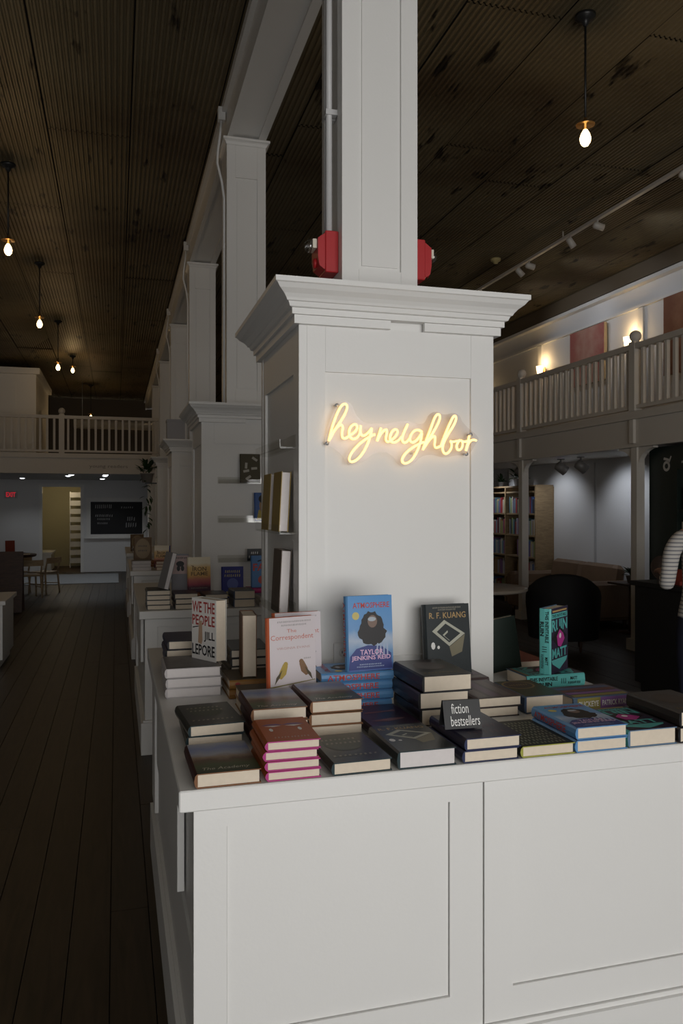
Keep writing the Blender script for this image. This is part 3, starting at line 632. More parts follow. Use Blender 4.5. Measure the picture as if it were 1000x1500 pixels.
# ================================================================ NEON SIGN
STR = [
 [(-0.2695,0.0283),(-0.2613,0.0634),(-0.2486,0.1035),(-0.2327,0.1396),(-0.2200,0.1560),(-0.2097,0.1588),(-0.2027,0.1511),(-0.2059,0.1343),(-0.2200,0.1074),(-0.2423,0.0761),(-0.2607,0.0469),(-0.2695,0.0283)],
 [(-0.2645,0.0370),(-0.2505,0.0636),(-0.2340,0.0825),(-0.2225,0.0859),(-0.2187,0.0749),(-0.2231,0.0551),(-0.2212,0.0404),(-0.2110,0.0370),(-0.1969,0.0472),(-0.1783,0.0587),(-0.1667,0.0739),(-0.1686,0.0862),(-0.1776,0.0890),(-0.1905,0.0806),(-0.1975,0.0632),(-0.1956,0.0460),(-0.1853,0.0357),(-0.1699,0.0398),(-0.1583,0.0531),(-0.1544,0.0847)],
 [(-0.1544,0.0847),(-0.1570,0.0642),(-0.1518,0.0495),(-0.1401,0.0498),(-0.1258,0.0613),(-0.1141,0.0765)],
 [(-0.1141,0.0765),(-0.1193,0.0485),(-0.1297,0.0191),(-0.1460,-0.0110),(-0.1654,-0.0330),(-0.1841,-0.0438),(-0.1956,-0.0396),(-0.1963,-0.0267),(-0.1841,-0.0055),(-0.1621,0.0184),(-0.1362,0.0381),(-0.1134,0.0511),(-0.1017,0.0551)],
 [(-0.0801,0.0787),(-0.0879,0.0536),(-0.0958,0.0285),(-0.0919,0.0385),(-0.0801,0.0587),(-0.0656,0.0728),(-0.0570,0.0724),(-0.0590,0.0580),(-0.0630,0.0392),(-0.0577,0.0287),(-0.0458,0.0334),(-0.0299,0.0450),(-0.0187,0.0603),(-0.0180,0.0716),(-0.0279,0.0757),(-0.0405,0.0660),(-0.0478,0.0471),(-0.0445,0.0321),(-0.0326,0.0268),(-0.0153,0.0353),(-0.0033,0.0494)],
 [(0.0200,0.0946),(0.0087,0.0723),(-0.0000,0.0507),(-0.0013,0.0356),(0.0053,0.0276),(0.0160,0.0310),(0.0267,0.0426)],
 [(0.0745,0.0677),(0.0597,0.0762),(0.0428,0.0713),(0.0294,0.0540),(0.0274,0.0363),(0.0368,0.0283),(0.0529,0.0369),(0.0678,0.0549),(0.0745,0.0677),(0.0698,0.0372),(0.0624,0.0143),(0.0489,-0.0137),(0.0321,-0.0360),(0.0120,-0.0464),(-0.0013,-0.0410),(-0.0013,-0.0271),(0.0120,-0.0081),(0.0354,0.0106),(0.0624,0.0251),(0.0813,0.0324)],
 [(0.0772,0.0039),(0.0894,0.0377),(0.1064,0.0793),(0.1201,0.1165),(0.1303,0.1321),(0.1399,0.1336),(0.1440,0.1230),(0.1371,0.1024),(0.1166,0.0669),(0.0935,0.0314),(0.0786,0.0058),(0.0996,0.0379),(0.1153,0.0535),(0.1248,0.0537),(0.1242,0.0385),(0.1214,0.0194),(0.1276,0.0112),(0.1426,0.0185)],
 [(0.1454,0.0160),(0.1612,0.0584),(0.1818,0.1037),(0.1950,0.1284),(0.2040,0.1299),(0.2067,0.1185),(0.1964,0.0945),(0.1715,0.0587),(0.1550,0.0264),(0.1522,0.0041),(0.1612,-0.0091),(0.1749,-0.0050),(0.1867,0.0111),(0.1894,0.0297),(0.1811,0.0391),(0.1922,0.0349),(0.2144,0.0405)],
 [(0.2213,0.0433),(0.2102,0.0315),(0.2061,0.0147),(0.2144,0.0047),(0.2269,0.0113),(0.2325,0.0281),(0.2283,0.0402),(0.2213,0.0426),(0.2353,0.0359),(0.2520,0.0401)],
 [(0.2569,0.0595),(0.2534,0.0401),(0.2471,0.0156),(0.2429,0.0001),(0.2485,0.0188),(0.2555,0.0350),(0.2667,0.0443),(0.2794,0.0446),(0.2857,0.0415)],
]
def smooth(p, it=3):
    for _ in range(it):
        q = [p[0]]
        for a, b in zip(p, p[1:]): q += [(a[0]*.75+b[0]*.25, a[1]*.75+b[1]*.25), (a[0]*.25+b[0]*.75, a[1]*.25+b[1]*.75)]
        p = q+[p[-1]]
    return p
PF = 2.682
sg = thing('neon_sign', 'glowing warm yellow script sign on clear backing', 'sign', (.974, PF, 1.75))
NEON = mat('neon_glow', (1, .8, .4), .4, emit=(1, .60, .20), estr=1.9)
for s_ in STR:
    MB().tube([Vector((p[0], -.030, p[1])) for p in smooth(s_, 2)], .0043, 6).obj('neon_tube', NEON, sg)
OUT = [(-0.2391,0.1602),(-0.2072,0.1712),(-0.1847,0.1597),(-0.1686,0.1183),(-0.1362,0.0914),(-0.0643,0.0935),(-0.0047,0.1058),(0.0220,0.1066),(0.0827,0.0913),(0.1030,0.1331),(0.1303,0.1467),(0.1612,0.1299),(0.1991,0.1438),(0.2234,0.1305),(0.2325,0.1038),(0.3027,0.0542),(0.2864,0.0325),(0.2548,-0.0151),(0.2374,-0.0116),(0.2061,-0.0122),(0.1612,-0.0232),(0.1098,-0.0094),(0.0691,-0.0196),(0.0422,-0.0485),(0.0087,-0.0615),(-0.0147,-0.0493),(-0.0379,-0.0121),(-0.0774,-0.0035),(-0.1102,-0.0134),(-0.1362,-0.0387),(-0.1847,-0.0586),(-0.2084,-0.0491),(-0.2148,-0.0246),(-0.2518,0.0066),(-0.2847,0.0170),(-0.2771,0.0599),(-0.2581,0.1155)]
op = [(p[0], p[1]) for p in smooth(OUT+[OUT[0]], 2)[:-1]]
MB().prism(op, -.0255, -.0215).obj('clear_backing', clear_mat('clear_acrylic', (.95, .94, .94), .02), sg)
for p in ((-0.2391,0.1529),(-0.2740,0.0202),(0.2478,-0.0069),(0.2653,0.0642),(0.0422,-0.0075)):
    MB().lathe([(.004, 0), (.004, .021), (.007, .0215), (.007, .027), (0, .028)], n=10, M=Matrix.Translation((p[0], -.0005, p[1])) @ Matrix.Rotation(R(90), 4, 'X')).obj('standoff', STEEL, sg)

# outlet on the pillar face
t = thing('power_outlet', 'white square outlet plate on the pillar face', 'outlet', (.765, PF, 1.02))
bx('plate', WHITE, t, -.036, .036, -.007, -.001, -.055, .055, bev=.001)
for z_ in (.022, -.022):
    f = MB().lathe([(.017, 0), (.017, .002), (0, .0021)], n=14, M=Matrix.Translation((0, -.007, z_)) @ Matrix.Rotation(R(90), 4, 'X')).obj('socket', mat('socket_white', (.7, .7, .68), .3), t)
    MB().box(-.008, -.005, -.0096, -.0091, z_-.002, z_+.007).box(.005, .008, -.0096, -.0091, z_-.002, z_+.007).box(-.002, .002, -.0096, -.0091, z_-.011, z_-.006).obj('slots', K_, f)

# fire alarms and conduit on the first column
REDM = mat('alarm_red', (.42, .018, .022), .4)
def alarm(label, x, s):
    t = thing('fire_alarm', label, 'alarm', (x, 3.0, 2.53), group='fire alarms on the column')
    bx('backbox', REDM, t, min(0, s*.052), max(0, s*.052), -.055, .055, -.08, .08, bev=.003)
    MB().prism([(s*.0525, -.07), (s*.074, -.055), (s*.080, -.02), (s*.080, .05), (s*.0525, .07)], -.05, .05).obj('horn', REDM, t)
    MB().lathe([(.02, 0), (.02, .006), (.012, .010), (0, .011)], n=14, M=Matrix.Translation((s*.078, 0, -.035)) @ Matrix.Rotation(R(90*s), 4, 'Y')).obj('horn_grille', REDM, t)
    bx('strobe_base', mat('strobe_cream', (.7, .66, .55), .4), t, min(s*.0805, s*.096), max(s*.0805, s*.096), -.034, .034, .015, .05)
    MB().lathe([(.026, 0), (.026, .008), (.018, .02), (0, .024)], n=14, M=Matrix.Translation((s*.0965, 0, .03)) @ Matrix.Rotation(R(90*s), 4, 'Y')).obj('strobe_lens', clear_mat('lens_clear', (.8, .8, .8), .25), t)
alarm('red fire alarm with strobe below the conduits', .974-.1525, -1)
alarm('red fire alarm with strobe on the column side without conduits', .974+.1525, 1)
for k, (yy, lab) in enumerate(((2.975, 'grey conduit pipe rising from the red alarm, nearer the column front'), (3.02, 'grey conduit pipe rising from the red alarm, behind its neighbour'))):
    t = thing('conduit', lab, 'pipe', (.974-.183+.004*k, yy, 2.612), group='conduits on the column')
    MB().lathe([(.0125, 0), (.0125, 1.80)], n=10).obj('pipe', mat('pipe_paint', (.55, .55, .55), .4), t)
    for z_ in (.45, 1.25): MB().box(-.016, .03, -.016, .016, z_, z_+.02).obj('strap', MATS['pipe_paint'], t)

# book ledges on the left face of the sign pillar and the front of the next pillar
LEDGE = clear_mat('clear_ledge', (.95, .95, .94), .04)
def ledge(label, x, y, z, rz, L, group='picture ledges on the pillars'):
    t = thing('picture_ledge', label, 'shelf', (x, y, z), (0, 0, R(rz)), group)
    bx('ledge_shelf', LEDGE, t, -L/2, L/2, -.055, -.0005, 0, .006); bx('lip', LEDGE, t, -L/2, L/2, -.059, -.0552, 0, .032); bx('back_plate', LEDGE, t, -L/2, L/2, -.004, -.0005, .0065, .05)
    return t
PX = .974-.369
for z_, lb in ((1.755, 'empty clear ledge, top one on the sign pillar side'), (1.455, 'clear ledge holding two books on the sign pillar side'), (1.165, 'lowest clear ledge on the sign pillar side, with one book')):
    ledge(lb, PX, 2.97, z_, -90, .50)
kind('ledgebook', w=.15, h=.215, t=.034, front=mat('mustard_jacket', (.30, .20, .03), .4), pages=PAGEW)
kind('ledgedark', w=.15, h=.225, t=.036, front=mat('dim_picture', (.10, .07, .05), .4, noise=.5, nscale=18), pages=PAGEW)
G2 = 'books on the pillar ledges'
book('ledgebook', 'nearer mustard book standing on the middle ledge of the sign pillar', PX-.034, 2.85, 1.4615, -90, True, -3, G2)
book('ledgebook', 'farther mustard book standing on the middle ledge of the sign pillar', PX-.034, 3.06, 1.4615, -90, True, -3, G2)
book('ledgedark', 'dim picture-cover book on the lowest ledge of the sign pillar', PX-.034, 2.85, 1.1715, -90, True, -3, G2)
P2 = 2.68+SP-.001
for z_, lb in ((1.725, 'clear ledge holding the small olive book'), (1.437, 'clear ledge holding the blue and yellow book'), (1.143, 'lowest clear ledge on the second pillar front, with a black sign')):
    ledge(lb, .974, P2, z_, 0, .50)
def a_olive(mb, col, w, h, z, M):
    col(ink('palecard', (.40, .38, .32)))
    for x, y, a in ((.035, .07, -.6), (-.03, .02, 1.5), (.03, -.0, .1), (-.015, -.07, .6), (-.03, -.02, .2)):
        c, s = math.cos(a), math.sin(a); poly(mb, [(x+c*u-s*v, y+s*u+c*v) for u, v in ((-.022, -.009), (.022, -.009), (.022, .009), (-.022, .009))], z, M)
kind('olivebk', w=.15, h=.215, t=.02, front=mat('olive_jacket', (.075, .065, .035), .5), art=a_olive)
def a_port(mb, col, w, h, z, M):
    col(ink('yellow', (.42, .32, .03))); poly(mb, [(-w*.4, -h*.45), (w*.4, -h*.45), (w*.3, -h*.1), (-w*.3, -h*.1)], z, M)
    col(ink('tanoval', (.30, .18, .08))); poly(mb, ell(0, .01, .04, .06, 16), z+.0003, M); col(K_); poly(mb, ell(0, .06, .045, .035, 14), z+.0005, M)
kind('portraitbk', w=.15, h=.215, t=.02, front=mat('blue_jacket', (.05, .12, .36), .4), art=a_port)
book('olivebk', 'small olive book with pale scraps on its cover, on a ledge', .962, P2-.036, 1.7315, 0, True, -5, G2)
book('portraitbk', 'blue and yellow book standing on the second pillar ledge', 1.070, P2-.036, 1.4435, 0, True, -5, G2)
t = thing('shelf_sign', 'small black sign with white lettering on the lowest ledge', 'sign', (.995, P2-.035, 1.1495))
bx('board', BLACK, t, -.055, .055, -.004, .004, 0, .09)
mb = MB(); ticks(mb, .0046, Matrix.Rotation(R(90), 4, 'X'), -.03, .03, .05, .02, 4); ticks(mb, .0046, Matrix.Rotation(R(90), 4, 'X'), -.045, .045, .02, .02, 6); mb.obj('lettering', W_, t)

# ---------------------------------------------------------------- books on the second and third counters
Y2 = 1.85+SP; G3 = 'books on the second counter'
z = stack('plaindark', 4, .262, Y2+.17, .9, '{} charcoal hardcover in the corner stack of the second counter', 0, 2, G3)
kind('leaner', w=.16, h=.24, t=.03, front=mat('grey_jacket', (.25, .24, .24), .4), pages=PAGEW)
book('leaner', 'grey hardcover tilted on top of the charcoal corner stack', .29, Y2+.16, z, -78, True, -14, G3)
z = stack('plainnavy', 3, .43, Y2+.15, .9, '{} ink-blue hardcover before the gold and crimson cover', 0, 2, G3)
def a_iron(mb, col, w, h, z, M):
    col(ink('bronze', (.16, .09, .03))); add_text(mb, 'IRON', -w*.30, w*.32, h*.10, h*.22, z, .02, M); add_text(mb, 'FLAME', -w*.36, w*.38, -h*.03, h*.08, z, .02, M)
    col(ink('bronze2', (.26, .15, .05))); poly(mb, [(-w*.36, h*.27), (-w*.22, h*.25), (-w*.26, h*.21)], z, M)
    col(ink('dimcream', (.24, .22, .17))); ticks(mb, z, M, -w*.36, w*.36, -h*.40, .008, 14)
kind('golden', w=.155, h=.238, t=.04, front=ramp_mat('gold_crimson', [(0, (.05, .03, .06)), (.14, (.09, .03, .05)), (.22, (.32, .06, .09)), (.36, (.50, .17, .13)), (.46, (.62, .36, .12)), (.7, (.72, .50, .20)), (.82, (.85, .78, .62)), (1, (.80, .72, .55))], .05, 3), art=a_iron)
kind('patterned', w=.155, h=.236, t=.034, front=mat('pattern_spine', (.24, .09, .03), .4, noise=.8, nscale=40))
z2 = stack('patterned', 2, .545, Y2+.42, .9, '{} rust patterned hardcover under the gold and crimson book', 90, 1, G3)
book('golden', 'gold and crimson hardcover standing upright on patterned books', .545, Y2+.40, z2, 4, True, -4, G3)
def a_tall(mb, col, w, h, z, M):
    col(ink('blush', (.40, .28, .27))); poly(mb, [(-w*.48, h*.06), (w*.48, h*.06), (w*.48, h*.46), (-w*.48, h*.46)], z, M)
    col(K_); poly(mb, ell(.0, h*.28, .028, .02, 12), z+.0003, M); poly(mb, ell(-.012, h*.18, .012, .02, 10), z+.0003, M); poly(mb, ell(.016, h*.18, .012, .02, 10), z+.0003, M); ticks(mb, z+.0003, M, -w*.4, w*.4, h*.39, .014, 9)
kind('tallbk', w=.12, h=.32, t=.02, front=mat('dove_jacket', (.22, .22, .25), .5), art=a_tall)
book('tallbk', 'tall narrow grey and blush picture book standing by the pillar', .435, Y2+.60, .9, 0, True, -5, G3)
def a_blue(mb, col, w, h, z, M):
    col(ink('paleyellow', (.38, .34, .16))); ticks(mb, z, M, -w*.36, w*.36, h*.30, .020, 8); ticks(mb, z, M, -w*.38, w*.38, h*.17, .020, 8); poly(mb, [(-w*.3, -h*.44), (w*.3, -h*.44), (w*.3, -h*.28), (-w*.3, -h*.28)], z, M)
    col(ink('royal2', (.07, .10, .36))); poly(mb, ell(0, -.01, .04, .04, 18), z, M)
kind('royal', w=.155, h=.225, t=.03, front=mat('royal_jacket', (.022, .03, .22), .4), art=a_blue)
book('royal', 'royal blue hardcover with pale yellow lettering standing upright', .800, Y2+.58, .9, 0, True, -4, G3)
def a_fab(mb, col, w, h, z, M):
    col(RED); add_text(mb, 'FAB', -w*.42, w*.42, h*.02, h*.25, z, .03, M); poly(mb, ell(0, -.06, .03, .03, 9), z, M)
    col(K_); poly(mb, [(-w*.2, h*.34), (w*.4, h*.45), (w*.4, h*.40), (-w*.2, h*.30)], z, M)
kind('fab', w=.155, h=.23, t=.03, front=mat('cerulean_jacket', (.08, .22, .50), .4), art=a_fab)
kind('pinkspine', w=.155, h=.236, t=.034, front=mat('hotpink_spine', (.40, .03, .16), .4, noise=.5, nscale=40))
zq = stack('pinkspine', 2, 1.03, Y2+.62, .9, '{} hot pink hardcover under the upright blue one', 90, 1, G3)
book('fab', 'cerulean hardcover with red letters standing on pink books', 1.015, Y2+.60, zq, 0, True, -4, G3)
stack('plaindark', 3, .62, Y2+.14, .9, '{} charcoal hardcover at the front edge of the second counter', 0, 2, G3)
stack('oval', 2, .80, Y2+.14, .9, '{} thick mossy hardcover at the front of the second counter', 0, 2, G3)
stack('thick_paper', 2, 1.00, Y2+.15, .9, '{} thick grey paperback at the front of the second counter', 0, 2, G3, 'paperback_book')
Y3 = 1.85+2*SP; G4 = 'books on the third counter'
def a_yel(mb, col, w, h, z, M):
    col(ink('ochre', (.26, .18, .08))); poly(mb, ell(0, 0, w*.42, h*.44, 20), z, M); col(ink('umber', (.05, .035, .03))); ticks(mb, z+.0003, M, -w*.25, w*.25, .02, .02, 6); ticks(mb, z+.0003, M, -w*.25, w*.25, -.03, .02, 6)
kind('cook', w=.19, h=.25, t=.03, front=mat('cook_jacket', (.16, .10, .05), .5), art=a_yel)
z = stack('thick_paper', 3, .25, Y3+.15, .9, '{} thick grey paperback on the third counter', 0, 2, G4, 'paperback_book')
z = stack('patterned', 2, .28, Y3+.60, .9, '{} rust patterned hardcover on the third counter', 90, 2, G4)
book('cook', 'brown book with an ochre oval standing on the third counter', .28, Y3+.60, z, 0, True, -5, G4)
book('royal', 'blue hardcover standing on the third counter beside the ochre oval', .50, Y3+.62, .9, 4, True, -5, G4)
stack('redflat', 3, .47, Y3+.16, .9, '{} rust-red hardcover in the third counter stack', 0, 3, G4)
book('golden', 'gold and crimson hardcover standing on the third counter', .47, Y3+.38, .9, -6, True, -4, G4)
Y4 = 1.85+3*SP
stack('mixed', 3, .30, Y4+.2, .9, '{} mauve-brown hardcover on the fourth counter', 0, 3, 'books on the fourth counter')
book('cook', 'brown book with an ochre oval standing on the fourth counter', .30, Y4+.5, .9, 5, True, -5, 'books on the fourth counter')
# ================================================================ LAMPS
BULB = mat('bulb_glow', (1, .85, .6), .3, emit=(1, .70, .36), estr=5)
def pendant(label, x, y, drop, top=CZ-.012):
    t = thing('pendant_lamp', label, 'lamp', (x, y, top), group='bare bulb pendants')
    MB().lathe([(0, -.075), (.012, -.07), (.022, -.05), (.03, -.035), (.062, -.02), (.066, 0)], n=18).obj('canopy', BLACK, t)
    MB().lathe([(.0075, -drop), (.0075, -.07)], n=8).obj('rod', BLACK, t)
    MB().lathe([(.014, -drop-.045), (.016, -drop-.01), (.058, -drop-.018), (.060, -drop-.012), (.016, -drop), (.010, -drop+.03), (0, -drop+.032)], n=20).obj('shade_disc', BRASS, t)
    MB().lathe([(0, -drop-.150), (.018, -drop-.145), (.032, -drop-.125), (.036, -drop-.10), (.027, -drop-.07), (.014, -drop-.047), (.012, -drop-.0455)], n=16).obj('bulb', BULB, t)
    l = bpy.data.lights.new('bulb_light', 'POINT'); l.energy = 5; l.color = (1, .66, .32); l.shadow_soft_size = .035
    lo = bpy.data.objects.new('bulb_light', l); COL.objects.link(lo); lo.parent = t; lo.location = (0, 0, -drop-.19)
pendant('bare bulb pendant over the aisle beside the gallery', 2.861, 4.438, .68)
pendant('bare bulb pendant over the long aisle, nearest the street window', -.943, 7.787, .68)
pendant('second bare bulb pendant over the long aisle', -.939, 10.83, .68)
pendant('third bare bulb pendant over the long aisle', -.935, 14.12, .68)
pendant('short bare bulb pendant above the back gallery', -.86, 17.3, .20)
pendant('bare bulb pendant deep above the back gallery', -.62, 21.3, .72)
# ceiling track and its heads
tr = thing('track_light', 'long ceiling track light rail with white heads', 'track light', (4.87, 0, 4.60))
LG = mat('lamp_white', (.55, .53, .5), .4)
bx('rail', LG, tr, -.022, .022, 3.0, 15.5, -.03, .0)
for y in (4, 8, 12): MB().lathe([(.008, .0005), (.008, .075)], (0, y, 0), 8).obj('hanger', LG, tr)
for y, a in ((6.0, 60), (7.33, 75), (7.85, 30), (8.77, 75), (9.02, 40), (10.1, 60)):
    h = MB().lathe([(.010, -.075), (.010, -.031)], (0, y, 0), 8).obj('stem', LG, tr)
    Mh = Matrix.Translation((0, y, -.09)) @ Matrix.Rotation(R(180-a), 4, 'Y') @ Matrix.Rotation(R(12), 4, 'X')
    MB().lathe([(.022, -.045), (.036, -.03), (.036, .07), (.030, .07), (.028, .05), (0, .05)], n=16, M=Mh).obj('lamp_head', LG, tr)
for y in (7.33, 8.9, 10.1):
    l = bpy.data.lights.new('track_beam', 'SPOT'); l.energy = 18; l.color = (.90, .93, 1); l.spot_size = R(80); l.spot_blend = .8; l.shadow_soft_size = .04
    lo = bpy.data.objects.new('track_beam', l); COL.objects.link(lo); lo.parent = tr; lo.location = (.12, y, -.13)
    lo.rotation_euler = Vector((1.4, .1, -.35)).to_track_quat('-Z', 'Y').to_euler()
# wall sconces
SCG = mat('sconce_glow', (1, .9, .7), .4, emit=(1, .70, .36), estr=7)
for y, lb in ((11.18, 'lit wall sconce next to the pink canvas, farther along the gallery'), (8.95, 'lit wall sconce behind the gallery newel post'), (13.5, 'lit wall sconce at the far end of the gallery wall'), (6.4, 'lit wall sconce past the brown canvas')):
    t = thing('wall_sconce', lb, 'lamp', (XR-.031, y, 3.68), group='gallery wall sconces')
    bx('back_plate', BRASS, t, -.012, 0, -.05, .05, -.06, .06); MB().lathe([(.04, 0), (.055, .11), (.050, .11), (.036, .006)], (-.075, 0, -.03), 16).obj('glass_shade', SCG, t); bx('arm', BRASS, t, -.075, -.0125, -.008, .008, -.045, -.031)
    l = bpy.data.lights.new('sconce_light', 'POINT'); l.energy = 2.2; l.color = (1, .68, .34); l.shadow_soft_size = .05
    lo = bpy.data.objects.new('sconce_light', l); COL.objects.link(lo); lo.parent = t; lo.location = (-.09, 0, .16)
# canvases on the gallery wall
def canvas(lb, y0, y1, z0, z1, c1, c2):
    t = thing('canvas_painting', lb, 'painting', (XR-.032, (y0+y1)/2, z0))
    bx('stretcher', mat('canvas_edge', (.40, .32, .20), .7), t, -.045, 0, -(y1-y0)/2, (y1-y0)/2, 0, z1-z0)
    m = ramp_mat('paint_'+str(int(y0*10)), [(0, c1), (.5, c2), (1, c1)], .6, 5)
    nt = m.node_tree; uvn = [n for n in nt.nodes if n.type == 'UVMAP'][0]; tc = nt.nodes.new('ShaderNodeTexCoord')
    for l in list(nt.links):
        if l.from_node == uvn: nt.links.new(tc.outputs['Generated'], l.to_socket)
    bx('painted_face', m, t, -.0465, -.0452, -(y1-y0)/2, (y1-y0)/2, 0, z1-z0)
canvas('pink abstract canvas hung on the gallery wall', 9.51, 10.36, 3.30, 4.09, (.40, .14, .12), (.48, .28, .22))
canvas('rust brown abstract canvas on the gallery wall', 7.25, 8.28, 3.15, 4.10, (.22, .09, .05), (.34, .17, .10))
# smoke detector
MB_ = MB().lathe([(0, -.062), (.03, -.06), (.035, -.035), (.06, -.03), (.065, 0)], n=18)
t = thing('smoke_detector', 'pale yellow smoke detector on the tin ceiling', 'detector', (4.58, 9.09, CZ-.012)); MB_.obj('housing', mat('aged_plastic', (.45, .38, .18), .5), t)

# ================================================================ UNDER THE SIDE GALLERY
def spot_head(lb, x, y, on):
    t = thing('soffit_spot', lb, 'spotlight', (x, y, GS), group='spotlights under the gallery')
    MB().lathe([(.05, -.012), (.05, -.0005)], n=16).obj('ceiling_plate', mat('spot_grey', (.16, .15, .14), .4), t); MB().lathe([(.012, -.07), (.012, -.0125)], n=8).obj('stem', MATS['spot_grey'], t)
    MB().lathe([(.03, -.075), (.062, -.06), (.068, .08), (.060, .08), (.056, .06), (0, .058)], n=18, M=Matrix.Translation((0, 0, -.12)) @ Matrix.Rotation(R(125), 4, 'Y') @ Matrix.Rotation(R(8), 4, 'X')).obj('lamp_head', MATS['spot_grey'], t)
    if on:
        l = bpy.data.lights.new('spot_beam', 'SPOT'); l.energy = on; l.color = (.86, .91, 1); l.spot_size = R(110); l.spot_blend = .7; l.shadow_soft_size = .05
        lo = bpy.data.objects.new('spot_beam', l); COL.objects.link(lo); lo.parent = t; lo.location = (.09, 0, -.19); lo.rotation_euler = Vector((1, 0, -.9)).to_track_quat('-Z', 'Y').to_euler()
spot_head('grey spotlight under the gallery, nearer the dark green bookcase', 5.75, 9.02, 11)
spot_head('grey spotlight under the gallery, beside its twin above the sofa', 5.75, 9.50, 0)
spot_head('grey spotlight under the gallery above the oak bookcase', 5.75, 10.62, 9)
spot_head('grey spotlight at the far end of the oak bookcase', 5.75, 12.0, 9)
# oak bookcase with books
bc = thing('bookcase', 'oak bookcase full of books against the wall under the gallery', 'bookcase', (6.18, 10.93, 0))
BL, BH = 3.0, 1.87
for y in (0, .98, 1.98, 2.97): bx('side_panel', OAK, bc, 0, .30, y, y+.03, 0, BH)
SZ = [.08, .42, .75, 1.09, 1.43, 1.78]
for z_ in SZ:
    for a in (.0305, 1.0105, 2.0105): bx('shelf', OAK, bc, .012, .30, a, a+(.949 if a < .1 else .969 if a < 2 else .959), z_, z_+.025)
bx('back_panel', OAK, bc, .3005, .315, 0, 3.0, 0, BH); bx('top_panel', OAK, bc, -.005, .30, -.005, 3.005, BH+.0005, BH+.025)
SPINES = [mat('spine_%d' % i, c, .5) for i, c in enumerate([(.30, .30, .33), (.08, .13, .30), (.35, .05, .05), (.45, .42, .36), (.05, .05, .06), (.22, .26, .10), (.20, .10, .22), (.28, .18, .08), (.12, .22, .26), (.40, .34, .20)])]
random.seed(21); cache = {}; cnt = 0
GB = 'books in the oak bookcase'
COLN = ['grey', 'navy', 'red', 'cream', 'black', 'olive', 'plum', 'tan', 'blue-green', 'straw']
HN = {.20: 'short', .22: 'shortish', .24: 'tallish', .26: 'tall'}; TN = {.025: 'slim', .03: 'slim', .032: 'slimmish', .04: 'stout', .05: 'thick'}
SHN = ['bottom', 'second-lowest', 'middle', 'second-highest', 'top']
BAYN = ['sofa-end bay', 'middle bay', 'far bay']
def shelf_book(ci, th, hh, dp):
    k = (ci, round(th, 3), round(hh, 2))
    if k not in cache:
        b = .0015
        a = MB().box(-dp, 0, -th/2, -th/2+b, 0, hh).box(-dp, 0, th/2-b, th/2, 0, hh).box(-dp-.0015, -dp, -th/2, th/2, 0, hh).mesh('cover', SPINES[ci])
        cache[k] = (a, MB().box(-dp+.0005, -.004, -th/2+b+.0003, th/2-b-.0003, .003, hh-.003).mesh('pages', PAGE))
    return cache[k]
for si, z_ in enumerate(SZ[:-1]):
    for bi, a in enumerate((.035, 1.015, 2.015)):
        y = a+.01; end = a+(.60 if random.random() < .3 else .86)
        while y < end:
            ci = random.randrange(10); th = random.choice((.025, .032, .04, .05)); hh = random.choice((.20, .22, .24, .26))
            me, pg = shelf_book(ci, th, hh, .16)
            t = thing('shelved_book', '%s %s %s book on the %s shelf of the oak bookcase, %s' % (HN[hh], TN[th], COLN[ci], SHN[si], BAYN[bi]), 'book', (6.18+.20, 10.93+y+th/2, z_+.0255), group=GB)
            link('cover', me, t); link('pages', pg, t); y += th+.0015; cnt += 1
# leafy plants
def plant(lb, x, y, z, r, n, pot=True, trail=0, name='potted_plant', group=None):
    t = thing(name, lb, 'plant', (x, y, z), group=group)
    if pot: MB().lathe([(r*.28, 0), (r*.38, r*.5), (r*.42, r*.5), (r*.42, r*.56), (r*.36, r*.56), (r*.34, r*.45), (0, r*.45)], n=14).obj('pot', mat('clay_pot', (.30, .28, .26), .7), t)
    LM = mat('leaf_green', (.03, .07, .025), .45, noise=.4)
    lm = MB().add([(0, 0, 0), (.3, .16, .05), (.65, .17, .08), (1, 0, -.05), (.65, -.17, .08), (.3, -.16, .05), (.4, 0, 0), (.7, 0, .02)], [(0, 6, 1), (1, 6, 7, 2), (2, 7, 3), (0, 5, 6), (5, 4, 7, 6), (4, 3, 7)]).mesh('leaf', LM)
    for i in range(n):
        o = link('leaf', lm, t); an = random.uniform(0, 6.28)
        if trail and i > n*.5: o.location = (random.uniform(-.04, .04), random.uniform(-.05, .02), r*.4-random.random()*trail); s_ = r*.45; pit = random.uniform(.3, 1.2)
        else: o.location = (random.uniform(-.2, .2)*r, random.uniform(-.2, .2)*r, r*random.uniform(.45, .9)); s_ = r*random.uniform(.5, .95); pit = random.uniform(-1.1, .2)
        o.scale = (s_, s_, s_); o.rotation_euler = (0, pit, an)
    return t
plant('bushy green plant on top of the oak bookcase', 6.33, 11.75, BH+.026, .22, 40)
plant('smaller green plant on top of the oak bookcase', 6.33, 12.35, BH+.026, .15, 30)
# sofa
FAB = mat('tan_leather', (.20, .13, .08), .55, noise=.15)
t = thing('sofa', 'tan leather sofa against the white wall under the gallery', 'sofa', (5.58, 8.80, 0))
bx('base', FAB, t, .03, .80, .02, 1.96, .10, .30, bev=.02)
for y in (.21, 1.0): bx('seat_cushion', FAB, t, .0, .62, y, y+.775, .302, .45, bev=.035)
for y in (.21, 1.0): MB().box(0, .20, y, y+.775, 0, .38, M=Matrix.Translation((.60, 0, .43)) @ Matrix.Rotation(R(10), 4, 'Y'), bev=.05).obj('back_cushion', FAB, t)
for y in (0, 1.79): bx('armrest', FAB, t, .02, .82, y, y+.19, .11, .60, bev=.04)
for a, b in ((.08, .08), (.08, 1.85), (.72, .08), (.72, 1.85)): MB().lathe([(.018, 0), (.025, .105)], (a, b, 0), 10).obj('leg', DWOOD, t)
